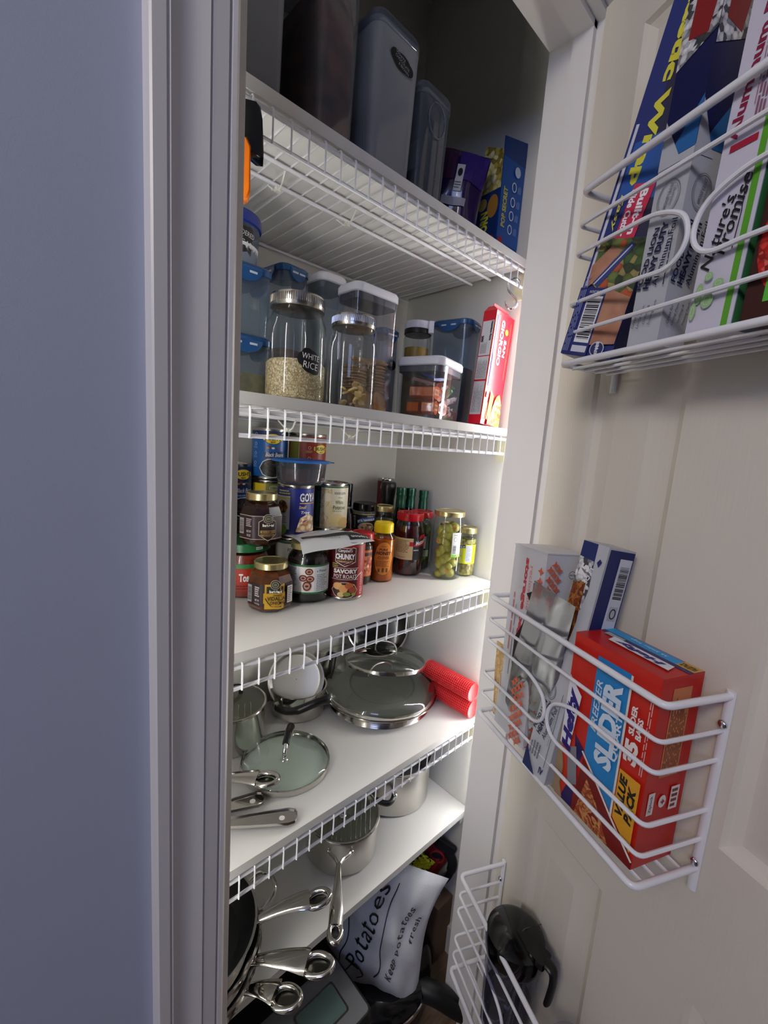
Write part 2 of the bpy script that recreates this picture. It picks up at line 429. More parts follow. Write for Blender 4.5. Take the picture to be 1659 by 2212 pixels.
for z in (.52, -.33, -1.15):
    MB().lathe([(.006, z-.045), (.006, z+.045)], BRUSH, 12, -.040, -.001).box(-.036, -.0025, z-.044, -.004, -.0008, z+.044, BRUSH).build('hinge', dr)

# ------------------------------------------------------------------ wire shelves with boards laid on them
def wire_shelf(x0, zl, imax, label):
    t = thing('wire_shelf', label, 'shelf')
    zt = zl+.0405; w0 = MB().tube(rcorner([(0, .886, zt), (0, Y0-.0005, zt), (0, Y0-.0005, zl)], .004, 3), .0013, WIRE, 6)
    me = w0.mesh('wire'); i = math.ceil((XL+.012-x0)/.0254)
    while i <= imax:
        o = bpy.data.objects.new('wire', me); COL.objects.link(o); o.parent = t; o.location = (x0+.0254*i, 0, 0); i += 1
    for y, z, r_, xe in ((Y0+.0025, zl+.0345, .0030, .868), (Y0+.0025, zl+.003, .0028, .868), (.622, zl+.0362, .0029, .868), (.672, zl+.0362, .0029, .868), (.884, zl+.0365, .0028, .875)):
        MB().tube([(XL+.005, y, z), (xe, y, z)], r_, WIRE, 8).build('rail', t)
    for xa, xb in ((.862, XR), (XL, XL+.02)):
        b = MB(); ym = mat('bracket_plastic', '#dcd8b8', .3)
        b.tube(rcorner([(xa+.004 if xa > .4 else xb-.004, Y0-.001, zl+.033), (xa+.004 if xa > .4 else xb-.004, Y0-.001, zl-.011), ((xa+xb)/2, Y0+.001, zl-.014), (xb-.002 if xa > .4 else xa+.002, Y0+.004, zl-.012)], .004, 3), .0016, ym, 6)
        b.box(xb-.003 if xa > .4 else xa, Y0-.004, zl-.016, xb if xa > .4 else xa+.003, Y0+.03, zl+.036, ym)
        b.build('end_bracket', t)
    return t
SH = [(.2814, .3455, 22, 'white wire shelf under the tall cereal containers, seen from below'),
      (.2612, -.0036, 23, 'white wire shelf carrying the mason jars and pasta box'),
      (.2590, -.3539, 23, 'white wire shelf carrying the cans, sauce jars and honey'),
      (.2619, -.7010, 23, 'white wire shelf carrying the skillet lids and the red silicone rolls')]
BL = ['white board on the top wire shelf under the tall cereal containers', 'white board on the wire shelf under the mason jars and red pasta box',
      'white board on the wire shelf under the cans and olive jar', 'white board on the wire shelf under the glass lids and red rolls']
ZT = []
shelves = []
for (x0, zl, im, lb), bl in zip(SH, BL):
    shelves.append(wire_shelf(x0, zl, im, lb)); top = zl+.0425+.0155; ZT.append(top)
    tag(MB().box(XL+.001, Y0, zl+.0425, .869, .889, top, BOARD).build('shelf_board', smooth=False), bl, 'shelf board')
Z1, Z2, Z3, Z4 = ZT; Z5 = -.905
tag(MB().box(XL+.001, Y0, Z5-.0155, XR-.001, .890, Z5, BOARD).build('shelf_board', smooth=False), 'lowest white board shelf with the steel pots, open floor space beneath it', 'shelf board')
for y0, y1 in ((.545, .885),):
    tag(MB().box(XR-.016, y0, Z5-.045, XR-.001, y1, Z5-.0155, BOARD).build('shelf_cleat', smooth=False), 'white wooden cleat on the right wall under the lowest board', 'cleat')
# cable ties hanging from two shelves
tie = mat('clear_tie', '#e6e6dc', .3)
for px, py, sh, zz_ in ((.345, .645, 0, .345), (.475, .645, 0, .345), (.345, .59, 1, -.004), (.49, .62, 1, -.006)):
    b = MB(); zc = zz_+.030
    b.tube(bez([(px, py-.028, zc), (px+.004, py-.012, zc-.012), (px+.006, py+.006, zc-.013), (px+.002, py+.026, zc)], 5), (.0011), tie, 6)
    b.box(px+.001, py-.004, zc-.017, px+.008, py+.003, zc-.011, tie); b.tube([(px+.004, py, zc-.014), (px-.008, py-.006, zc-.021)], .0009, tie, 5)
    b.build('cable_tie', shelves[sh])
# hook at the right end of the top shelf
h = MB().tube(bez([(0, -.010, -.006), (0, -.012, .004), (0, -.004, .010), (0, .006, .006), (0, .006, -.008), (0, -.002, -.018), (0, -.010, -.026), (0, -.010, -.036), (0, -.002, -.042), (0, .006, -.037), (0, .009, -.028)], 5), .0019, CHROME, 8)
tag(h.build('s_hook', M=TR(.829, Y0+.002, .3445) @ RZ(30) @ Matrix.Scale(1.15, 4)), 'small chrome S-shaped hook hanging at the right end of the top shelf', 'hook')

# ------------------------------------------------------------------ cans
def can(label, x, y, z, r, h, base, art=None, yaw=0, cat='can', name='food_can'):
    t = thing(name, label, cat, FACE(x, y, z, yaw))
    MB().lathe([(r*.93, 0), (r*.985, .0006), (r, .002), (r, .004), (r*.97, .006), (r*.97, h-.006), (r, h-.004), (r, h-.0012), (r*.985, h), (r*.955, h-.0004), (r*.94, h-.004), (r*.7, h-.0035), (r*.68, h-.0045)], TIN, 40).build('tin', t)
    MB().lathe([(r*.972, .0065), (r*.985, .0068), (r*.985, h-.0068), (r*.972, h-.0065)], flat(base, .3), 40, caps=(False, False)).build('wrapper', t)
    if art:
        P = Print(cyl_map(r*.985), True); art(P, h, r); P.build('label', t)
    return t
BEAN_PIC = pic('black_beans_print', ['#15120f', '#2a2520', '#3a3530', '#0c0a09', '#4c443c'], 230)
POTATO_PIC = pic('potato_print', ['#d8c28a', '#e6d6a6', '#c9ac6c', '#efe2bc'], 60, kind='noise')
CHILI_PIC = pic('stew_print', ['#5a2a14', '#8a4a22', '#3a1c10', '#b0703a', '#6a3c1c'], 160)
STEW_PIC = pic('roast_print', ['#7a3a18', '#d9a05c', '#8f3c1c', '#e7c27c', '#5a2412', '#c06a34'], 85)
DATE_PIC = pic('date_print', ['#ede2d8', '#f3ece6', '#7a3524', '#e8d8cc', '#8f4a34'], 70)
def logo_bush(P, cu, cv, k=1):
    P.ell(cu, cv, .0185*k, .0115*k, '#1a1a16'); P.ell(cu, cv, .0175*k, .0105*k, '#e8c832'); P.rect(cu-.020*k, cv-.0035*k, cu+.020*k, cv+.0055*k, '#e8c832')
    P.t("BUSH'S", cu, cv+.001*k, .034*k, .0085*k, '#14120c', bold=.03); P.t('BEST', cu, cv-.0072*k, .010*k, .0035*k, '#14120c', bold=.02)
def art_black(P, h, r):
    P.rect(-.045, h-.024, .05, h-.007, '#15285a'); P.rect(-.034, h-.055, .032, .008, '#1c5fa6')
    logo_bush(P, .006, h-.022, .95)
    P.poly([(-.012, h-.050), (.028, h-.046), (.028, h-.060), (-.012, h-.064)], '#16366e')
    P.t('Black Beans', .010, h-.0535, .036, .0085, '#f4f4f0', shear=.3, bold=.01); P.t('FRIJOLES NEGROS', .010, h-.064, .030, .0035, '#d8dce8')
    for k, c in enumerate(('#b8902a', '#8a2a2a', '#e0d8c0', '#3a6a2a', '#7a3a8a')): P.ell(-.004+k*.005, h-.0405+(k % 2)*.002, .003, .002, c)
    P.ell(.006, .024, .025, .0195, '#e8eef4'); P.ell(.006, .024, .0235, .018, BEAN_PIC)
    for k in range(4):
        v = h-.014-k*.019; P.oring(-.0265, v, .0026, .0032, .0007, '#c8d4e8', 12); P.fine(-.0305, v-.009, -.0225, v-.004, 2, '#8fb0d8')
def art_redbush(P, h, r):
    P.rect(-.06, .008, .06, h-.007, '#8c2a16'); P.rect(-.045, .008, -.018, h-.007, '#6a6a24'); P.rect(-.018, .008, -.0172, h-.007, '#d8c870')
    logo_bush(P, .031, h-.032, .9)
    for v in (h-.030, h-.052): P.oring(.004, v, .0028, .0034, .0007, '#e8d0c0', 12); P.fine(-.003, v-.011, .011, v-.005, 3, '#d8a890')
    P.t('VEGETARIAN', .034, h-.07, .03, .006, '#f0e0c0', rot=90)
def art_goya(P, h, r):
    P.rect(-.06, .008, .06, h-.007, '#1c2a86'); P.rect(-.045, .016, -.010, h-.022, '#cfd2dc'); P.rect(-.045, h-.022, -.008, h-.007, '#1c2a86')
    P.fine(-.036, h-.020, -.010, h-.010, 2, '#c8c26a', fill=.55); P.rect(-.045, h-.028, -.010, h-.025, '#d8c43a')
    P.ell(-.026, h-.044, .014, .016, '#d8d0c0'); P.ell(-.026, h-.044, .012, .013, CHILI_PIC); P.fine(-.036, .028, -.014, .050, 6, '#6a6a70'); P.ell(-.022, .016, .008, .009, '#8ab03a')
    P.t('GOYA', .026, h-.024, .036, .017, '#f4f4f4', bold=.03); P.rect(.008, h-.036, .045, h-.0345, '#e0b040')
    P.t('Small', .014, h-.043, .014, .006, '#e8d070', shear=.2); P.t('Tripe', .020, h-.054, .018, .007, '#f0f0f0', shear=.2, bold=.02)
    P.poly([(.002, .012), (.010, .040), (.026, .048), (.04, .04), (.045, .012)], pic('tripe_print', ['#e0b888', '#f0d8b0', '#c88a58', '#f6e6cc'], 120))
def art_potato(P, h, r):
    P.rect(-.055, .008, .055, h-.007, '#e4dcc4'); P.rect(-.055, h-.010, .055, h-.007, '#1f5a34'); P.rect(-.045, .008, -.022, h-.010, '#1c4a2c'); P.fine(-.033, .02, -.024, h-.018, 18, '#5a8a64')
    P.rect(-.022, .008, .002, h-.012, POTATO_PIC); P.ell(-.006, h-.030, .011, .009, '#e8dcb8'); P.ell(-.002, h-.058, .012, .010, '#dccb98')
    P.t('FOOD LION', .020, h-.021, .026, .005, '#22335c', bold=.02); P.t('Whole', .020, h-.030, .010, .003, '#5a7a3a'); P.t('White', .018, h-.040, .018, .008, '#3c5a2c'); P.t('Potatoes', .019, h-.051, .028, .0085, '#3c5a2c')
    P.fine(.004, h-.060, .032, h-.058, 1, '#3c5a2c'); P.ell(.014, .026, .016, .014, '#e3cf94'); P.ell(.030, .020, .014, .012, '#d6bb78')
def art_chunky(P, h, r):
    P.rect(-.06, .006, .06, h-.006, '#a91a22'); P.rect(-.0345, .006, .024, h-.006, '#5a0f14')
    P.rect(-.0345, h-.010, .026, h-.006, '#a91a22')
    hx = [(-.021, h-.011), (-.004, h-.005), (.018, h-.011), (.018, h-.038), (-.002, h-.047), (-.021, h-.038)]
    P.poly(hx, '#efe2dc'); P.poly([(a*.95, (b-h+.026)*.93+h-.026) for a, b in hx], '#4a0c10')
    P.t("Campbell's", -.002, h-.0165, .026, .008, '#f4eeea', shear=.3); P.t('CHUNKY', -.002, h-.0275, .036, .011, '#f4f0ec', bold=.05); P.t('SOUP THAT EATS LIKE A MEAL', -.002, h-.036, .030, .0028, '#d8a040', bold=.02)
    P.fine(-.026, h-.048, -.014, h-.040, 2, '#a8a03a', fill=.6)
    P.t('SAVORY', .000, h-.0555, .044, .0085, '#f2e8e2', bold=.05); P.t('POT ROAST', .000, h-.0655, .043, .0075, '#f2e8e2', bold=.01); P.rect(-.025, h-.0495, .024, h-.0487, '#e8d8d0'); P.rect(-.025, h-.0715, .024, h-.0707, '#e8d8d0')
    P.ell(.000, .021, .024, .016, '#d8c0a8'); P.ell(.000, .021, .0225, .0148, '#3a1a10'); 
    for cu, cv, ru, rv, c in ((-.012, .029, .009, .007, '#e0a868'), (-.002, .024, .008, .008, '#d89a58'), (.008, .030, .008, .006, '#b85a2c'), (.014, .022, .007, .006, '#9a4424'), (-.006, .013, .006, .005, '#d8b878'), (.004, .014, .007, .004, '#7a8a34'), (.016, .014, .004, .003, '#8a9a3a')):
        P.ell(cu, cv, ru, rv, c)
    P.t('FULLY COOKED', .030, .034, .042, .005, '#f0d0c8', rot=90)
    P.line([(.016, .042), (.022, .050), (.030, .056)], .0014, '#f0f0f0')
can('red soup can showing CHUNKY, SAVORY POT ROAST and a stew picture, front row', .5207, .6440, Z3, .0359, .113, '#a91a22', art_chunky)
can('royal blue and white can with a tripe picture, left of the potato can', .4690, .7530, Z3+.1045, .0362, .1035, '#1c2a86', art_goya)
def art_fl(P, h, r):
    P.rect(-.05, .008, .05, h-.007, '#c8c4b8'); P.rect(-.05, h-.012, .05, h-.007, '#2a4a34'); P.t('FOOD LION', .006, h-.024, .034, .007, '#20242c', bold=.02)
can('pale can half hidden in shade under the blue can, only FO readable', .4690, .7530, Z3, .0362, .1035, '#c8c4b8', art_fl)
can('cream and green can of whole white potatoes, under the rim of the blue-lidded tub', .5688, .7690, Z3+.1045, .0370, .1045, '#e4dcc4', art_potato)
can('plain can hidden beneath the white potato can', .5688, .7690, Z3, .0370, .1035, '#8f8a5a')
can('tall blue can of black beans on top of the stack beneath the shelf lip', .4565, .8403, Z3+.209, .0370, .105, '#1c5fa6', art_black)
def art_yel(P, h, r):
    P.rect(-.055, .008, .055, h-.007, '#8f8a3a'); P.rect(-.03, h-.03, -.006, h-.007, '#e0c01c'); P.ell(.010, h-.016, .010, .006, '#c8cc9a'); P.t('CORN', .010, h-.016, .014, .005, '#2a3a1c')
can('yellow and olive can directly beneath the tall black bean can', .4565, .8403, Z3+.1045, .0365, .1035, '#8f8a3a', art_yel)
can('grey tin at the bottom of the stack below the black bean can', .4565, .8403, Z3, .0365, .1035, '#7a7a6a')
can('dark red bean can on top of the stack, right of the tall blue bean can', .5310, .8120, Z3+.209, .0400, .100, '#8c2a16', art_redbush)
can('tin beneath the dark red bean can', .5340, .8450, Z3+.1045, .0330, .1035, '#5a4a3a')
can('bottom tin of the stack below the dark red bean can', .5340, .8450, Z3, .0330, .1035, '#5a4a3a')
can('bean can with a yellow badge, cut off by the left door jamb', .3866, .8515, Z3+.130, .0330, .1105, '#15285a', art_black, yaw=18)
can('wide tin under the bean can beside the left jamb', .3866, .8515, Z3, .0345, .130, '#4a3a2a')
def art_left(P, h, r):
    P.rect(-.04, .008, .04, h-.007, '#8c1c18'); P.rect(-.01, .02, .02, h-.04, '#8f9a6a'); P.rect(.004, h-.03, .03, h-.007, '#b02018')
can('red and green can tight against the left jamb behind the brown sauce jar', .3120, .7850, Z3+.105, .0330, .110, '#8c1c18', art_left)
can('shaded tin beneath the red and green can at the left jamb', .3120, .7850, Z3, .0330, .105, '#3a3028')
def art_ke(P, h, r):
    P.rect(-.045, .008, .045, h-.007, '#6a161c'); P.t('KEN', .000, h-.020, .030, .012, '#e8d8c8', shear=.2, bold=.02); P.ell(.006, h-.042, .013, .010, '#b8a890'); P.ell(.006, h-.042, .010, .008, CHILI_PIC)
can('dark red tin with cream capital letters in the back right corner of the can shelf', .8065, .8480, Z3, .0222, .208, '#6a161c', art_ke, name='tall_tin')

# ------------------------------------------------------------------ jars and bottles
def jar(name, label, M, cat, prof, glassm, fill=None, fillm=None, lid=None, lidm=None, power=None, n=36, lidn=36, ribs=0):
    t = thing(name, label, cat, M)
    if fill: MB().lathe(fill, fillm, n, power=power).build('contents', t)
    MB().lathe(prof, glassm, n, caps=(True, False), power=power).build('glass', t)
    if lid:
        b = MB(); b.lathe(lid, lidm, lidn)
        if ribs:
            z0, z1, rr = ribs
            for i in range(56):
                a = 2*pi*i/56; b.box(rr*math.cos(a)-.0006, rr*math.sin(a)-.0006, z0, rr*math.cos(a)+.0006, rr*math.sin(a)+.0006, z1, lidm)
        b.build('lid', t)
    return t
def lidp(r, z0, z1, k=.0015): return [(r*.96, z0), (r, z0+.001), (r, z1-k), (r-k, z1), (r*.9, z1), (r*.88, z1-.0008), (0.001, z1-.0008)]
# octagonal relish jar, front left
def onion_jar(label, x, y, z, r, h, contents, art, yaw, lidz):
    M = FACE(x, y, z, yaw); k = 1.04
    pr = [(r*.80, 0), (r*.97, .006), (r*k, .012), (r*k, h*.60), (r*.90, h*.74), (r*.66, h*.82), (r*.66, h*.86)]
    t = thing('sauce_jar', label, 'jar', M @ RZ(22.5))
    MB().lathe([(a*.97, b+.001) for a, b in pr[:-1]], contents, 8).build('contents', t, ang=20)
    MB().lathe(pr, GLASS, 8, caps=(True, False)).build('glass', t, ang=20)
    MB().lathe([(a, b) for a, b in lidp(r*.74, h*.86, h)], GOLD, 40).build('lid', t)
    ap = r*k*math.cos(pi/8)
    def fm(u, v, o):
        sd = 2*r*k*math.sin(pi/8); i = round(u/sd); a = i*pi/4+pi/8-R(22.5)*0; du = u-i*sd; a = i*pi/4-pi/8
        return Vector(((ap+o)*math.cos(a)-du*math.sin(a), (ap+o)*math.sin(a)+du*math.cos(a), v))
    P = Print(fm, True); art(P, h, r); P.build('label', t); return t
REL = mat('caramelised_onion', '#4e2812', .25, noise='#6e3a18', nscale=60); SAU = mat('dark_brown_sauce', '#1e0d0b', .15, noise='#3a1a16', nscale=30)
def crest(P, cu, cv, k, bg):
    P.ell(cu, cv+.009*k, .010*k, .0095*k, '#c9c4b0'); P.ell(cu, cv+.009*k, .0092*k, .0088*k, '#20201a'); P.oring(cu, cv+.009*k, .0066*k, .006*k, .0009*k, '#b8b49a', 16)
    P.ell(cu, cv+.009*k, .0042*k, .003*k, '#6a6a50'); P.t("Boar's Head", cu, cv-.0045*k, .022*k, .006*k, '#f2efe4', bold=.04)
def art_vid(P, h, r):
    P.rect(-.045, .014, .045, .052, '#2c1a1e'); P.bars(-.045, .018, -.036, .048, rot=True, bg='#a8a4a8'); P.fine(-.0285, .030, -.0165, .048, 5, '#c8c0c0', fill=.6); P.t('NET WT', -.0225, .024, .010, .0035, '#d8d0d0', bold=.02); P.t('9 OZ (255g)', -.0225, .018, .012, .0035, '#d8d0d0')
    P.rect(-.009, .010, .0245, .053, '#c79a24'); P.rect(-.011, .020, .0265, .038, '#c79a24')
    P.rect(-.006, .0375, .022, .0495, '#26241c'); crest(P, .008, .045, .85, '#26241c')
    P.t('SWEET', .012, .0345, .014, .003, '#2a2010', bold=.03); P.t('VIDALIA', .010, .029, .029, .0068, '#241a0c', bold=.03); P.t('ONIONS', .012, .0215, .024, .0055, '#241a0c', bold=.03); P.t('in sauce', .010, .0155, .014, .0026, '#4a3a14')
    P.line([(-.008, .030), (-.003, .022), (.002, .016)], .0016, '#241a0c')
    P.rect(.029, .018, .041, .048, '#e0dcd8'); P.fine(.030, .020, .040, .046, 8, '#3a3a3a')
def art_brn(P, h, r):
    P.rect(-.045, .014, .045, .056, '#2c161a'); P.rect(-.045, .055, .045, .056, '#b8a8a0'); P.rect(-.045, .014, .045, .015, '#b8a8a0'); P.bars(-.044, .022, -.034, .050, rot=True, bg='#a8a0a0'); P.fine(-.028, .036, -.014, .051, 5, '#c8b8b8', fill=.5); P.t('NET WT', -.021, .028, .011, .004, '#d0c0c0', bold=.02); P.t('8 FL OZ', -.021, .021, .009, .004, '#d0c0c0')
    hx = [(-.004, .046), (.003, .050), (.003, .056), (.019, .056), (.019, .050), (.028, .046), (.028, .022), (.012, .012), (-.004, .022)]
    P.poly(hx, '#c8b8a8'); P.poly([(.012+(a-.012)*.94, .034+(b-.034)*.94) for a, b in hx], '#22140f'); crest(P, .012, .044, .85, '')
    P.rect(-.001, .026, .024, .031, '#a8844a'); P.t('BOURBON', .012, .0285, .020, .0035, '#2a1c10', bold=.03); P.rect(-.001, .020, .022, .0245, '#8a6a3a'); P.t('GLAZE', .012, .022, .014, .003, '#2a1c10', bold=.03)
onion_jar('octagonal jar of brown onion relish with yellow label and gold lid, front left corner', .3700, .6640, Z3, .0392, .085, REL, art_vid, 0, 0)
# salsa jar with green lid under the second octagonal jar
t = jar('salsa_jar', 'red salsa jar with green lid at the left jamb behind the onion relish jar', FACE(.3660, .7580, Z3), 'jar', [(.036, 0), (.0435, .004), (.0445, .012), (.0445, .072), (.040, .082), (.036, .087)], GLASS,
        [(.035, .001), (.0425, .005), (.0432, .012), (.0432, .070), (.038, .080)], mat('salsa', '#6e1a10', .3, noise='#8e2a14', nscale=70), lidp(.0468, .087, .103), mat('green_lid', '#1f6a3a', .3))
P = Print(cyl_map(.0448), True); P.rect(-.026, .016, .026, .066, '#a82814'); P.rect(-.026, .058, .026, .066, '#2a7a3a'); P.t('Tostitos', .010, .041, .038, .015, '#f2f0ea', bold=.04); P.fine(-.02, .018, .02, .028, 2, '#5a140c'); P.build('label', t)
P = Print(cyl_map(.0469), True); P.rect(-.034, .0925, -.018, .0975, '#e4e8e0'); P.fine(-.0335, .0935, -.0185, .0965, 1, '#2a4a34'); P.rect(.020, .0925, .034, .0975, '#e4e8e0'); P.fine(.0205, .0935, .0335, .0965, 1, '#2a4a34'); P.build('seal', t)
onion_jar('octagonal jar of dark brown sauce with gold lid, standing on the green-lidded salsa jar', .3770, .7180, Z3+.103, .0372, .094, SAU, art_brn, 0, 0)
# dark jar with date label, under the soup packet
t = jar('preserve_jar', 'dark jar with a white and green date label, under the soup packet', FACE(.4501, .6685, Z3), 'jar', [(.032, 0), (.038, .004), (.0394, .012), (.0394, .074), (.037, .086), (.031, .095), (.030, .099)], GLASS,
        [(.031, .001), (.0372, .005), (.0384, .012), (.0384, .074), (.036, .084), (.030, .092)], mat('dark_spread', '#16090a', .18), lidp(.0335, .098, .111), GOLD, ribs=None)
def artd(P):
    P.rect(-.05, .020, .05, .074, '#2a6a3c'); P.rect(-.05, .0235, .05, .0705, '#d8dbe0'); P.rect(-.015, .024, .012, .070, '#efe6e0')
    for cu, cv in ((.002, .062), (-.008, .050), (.004, .049), (-.001, .036)): P.ell(cu, cv, .0075, .0062 if cv > .04 else .009, '#6a2c1c'); P.ell(cu, cv, .005, .0038 if cv > .04 else .006, '#c89a88'); P.ell(cu, cv, .003, .002, '#5a2416')
    P.fine(-.036, .026, -.018, .069, 13, '#5a5e66'); P.fine(.015, .026, .036, .058, 10, '#6a6e76'); P.t('s Pitted', .024, .064, .018, .0045, '#2a6a3c', bold=.02)
P = Print(cyl_map(.0396), True); artd(P); P.build('label', t)
# soup packet lying across the two lids
def sheet(fn, nu, nv, m, th=.0008):
    b = MB(); vs = [fn(i/nu, j/nv) for j in range(nv+1) for i in range(nu+1)]; lo = [(x, y, z-th) for x, y, z in vs]; n = len(vs); fs = []
    for j in range(nv):
        for i in range(nu):
            a = j*(nu+1)+i; fs.append((a, a+1, a+nu+2, a+nu+1)); fs.append((n+a, n+a+nu+1, n+a+nu+2, n+a+1))
    for i in range(nu): a = i; fs.append((a, n+a, n+a+1, a+1)); a = nv*(nu+1)+i; fs.append((a+1, n+a+1, n+a, a))
    for j in range(nv): a = j*(nu+1); fs.append((a+nu+1, n+a+nu+1, n+a, a)); a += nu; fs.append((a, n+a, n+a+nu+1, a+nu+1))
    return b.add(vs, fs, m)
def pk(u, v):
    x = (u-.5)*.148; y = (v-.5)*.092
    z = .0025+.010*math.sin(pi*u)**.7*math.sin(pi*v)**.7+.0012*math.sin(9*u+4*v)+.001*math.sin(17*u*v+2)
    if v < .18: z -= (.18-v)*.075*(1.2-u)
    return (x+.004*math.sin(3*v), y, z)
t = thing('soup_packet', 'white and black soup mix packet lying across the date jar and the soup can', 'packet', TR(.4870, .6570, Z3+.1125) @ RZ(-9) @ Matrix.Rotation(R(0), 4, 'X'))
PAPER = mat('glossy_paper', '#dcdcdc', .3, bump=.3, bscale=60)
sheet(pk, 26, 16, PAPER, .0016).build('packet', t, ang=80)
P = Print(lambda u, v, o: Vector(pk(u, v))+Vector((0, 0, .0006+o)), True)
def strp(v0, v1, u0, u1, c, P=P):
    vs = []; fs = []; n = 24
    for i in range(n+1): u = u0+(u1-u0)*i/n; vs += [(u, v0), (u, (v0+v1)/2), (u, v1)]
    for i in range(n): fs += [(3*i, 3*i+3, 3*i+4, 3*i+1), (3*i+1, 3*i+4, 3*i+5, 3*i+2)]
    P.add(vs, fs, c)
P.curved = False
strp(.28, .42, .05, .98, '#2a2a2c'); strp(.10, .30, .66, .97, '#1c1c1e'); P.t('Lipton', .82, .20, .24, .13, '#f0f0f0', rot=180, bold=.03); P.t('Soup Secrets', .42, .20, .24, .06, '#4a4a4c', rot=180, shear=.3)
P.fine(.15, .62, .5, .66, 1, '#5a5a5c'); P.fine(.45, .76, .85, .80, 1, '#5a5a5c'); P.build('label', t)
# spice bottle, red cap
t = jar('spice_bottle', 'small shaker with red cap and orange label, between the soup can and the honey', FACE(.5960, .6870, Z3), 'bottle', [(.019, 0), (.0225, .003), (.0232, .010), (.0232, .086), (.020, .094), (.019, .100)], GLASS,
        [(.018, .001), (.0218, .004), (.0225, .010), (.0225, .084)], mat('dark_spice', '#2a1c12', .6), lidp(.0250, .094, .112, .002), mat('red_cap', '#b3151c', .25))
P = Print(cyl_map(.0234), True); P.rect(-.030, .020, .030, .076, '#d9773a'); P.rect(-.030, .026, .030, .070, pic('chilli_print', ['#c8502c', '#e89a6a', '#b03a1c', '#f0b890', '#d86a3c'], 150)); P.rect(-.030, .064, .030, .071, '#3a2a22'); P.t('O', -.004, .046, .008, .010, '#f2efe8', bold=.03); P.build('label', t)
# honey
HON = glass('honey', '#c4620c', .6, .03, .05); HONI = mat('honey_body', '#c8700c', .08, trans=.0, coat=.5)
t = jar('honey_bottle', 'amber honey bottle with bright yellow cap and orange label', FACE(.6501, .6796, Z3), 'bottle', [(.022, 0), (.0255, .003), (.0262, .010), (.0255, .030), (.0262, .060), (.0262, .098), (.0225, .106), (.020, .110)], glass('honey_glass', '#f0dcae', .9, .03, .06),
        [(.021, .001), (.0245, .004), (.0252, .010), (.0245, .030), (.0252, .060), (.0250, .094)], HONI, lidp(.0215, .108, .130, .003), mat('yellow_cap', '#f0cf10', .3))
P = Print(cyl_map(.0264), True); P.ell(.004, .054, .0215, .036, '#e8b84a'); P.ell(.004, .054, .0205, .035, '#ea9030'); P.t('Clover', .004, .081, .012, .003, '#5a2a14', shear=.2); P.t('PURE', .003, .074, .018, .005, '#5a1c14', bold=.03); P.t('HONEY', .004, .066, .032, .0078, '#5a1c14', bold=.04); P.t('CLOVER', .004, .056, .024, .006, '#6a2c1c', bold=.01); P.fine(-.012, .036, .020, .050, 5, '#8a4a1c'); P.fine(-.009, .024, .016, .034, 3, '#5a3a1c', rot=True, fill=.5); P.build('label', t)
# cherry jar and its neighbour
CHR = mat('cherries', '#2a0408', .12, noise='#4a0a12', nscale=50)
REDLID = mat('red_lid', '#b0101c', .2)
t = jar('cherry_jar', 'jar of dark cherries with glossy red lid and cream label', FACE(.7406, .6876, Z3), 'jar', [(.029, 0), (.0345, .004), (.0352, .012), (.0352, .100), (.031, .120), (.028, .127), (.028, .132)], GLASS,
        [(.028, .001), (.0335, .005), (.0342, .012), (.0342, .098), (.030, .117)], CHR, lidp(.0315, .128, .146), REDLID)
P = Print(cyl_map(.0354), True); P.rect(-.060, .040, .012, .090, '#d6c391'); P.fine(-.030, .056, .006, .086, 9, '#5a4a34'); P.t('Maraschino', -.014, .046, .018, .004, '#8a7a54', shear=.2); P.rect(.003, .072, .012, .082, '#c01824'); P.rect(.012, .040, .060, .090, '#1a1216'); P.poly([(.012, .072), (.03, .098), (.06, .098), (.06, .072)], '#c01824'); P.t('Mezzetta', .034, .082, .034, .010, '#f2efe8', rot=12, shear=.2, bold=.02); P.fine(.013, .060, .03, .066, 1, '#e8e8e8'); P.build('label', t)
OLV = mat('olive_skin', '#8a842e', .28, noise='#a09a3c', nscale=30); BRINE = glass('brine', '#e9e6a8', .3, .1, .02)
t = jar('olive_jar', 'narrow jar of olives with red lid, half hidden behind the cherry jar', FACE(.8010, .7060, Z3), 'jar', [(.022, 0), (.0262, .004), (.0268, .012), (.0268, .104), (.025, .118), (.023, .126), (.023, .133)], GLASS,
        [(.021, .001), (.0252, .005), (.0258, .012), (.0258, .102), (.023, .116)], pic('dark_olives', ['#2e3416', '#3f451c', '#1f240e', '#525520'], 75, .2, bump=.6), lidp(.0280, .128, .143), REDLID)
P = Print(cyl_map(.0270), True); P.rect(-.03, .036, .026, .086, '#1f2a1c'); P.rect(-.008, .054, .016, .084, '#c8ccd4'); P.fine(-.006, .056, .014, .082, 9, '#2a2e3a', fill=.6); P.rect(-.03, .034, .026, .050, '#9aa68a'); P.fine(-.008, .037, .016, .048, 4, '#3a4a34'); P.build('label', t)
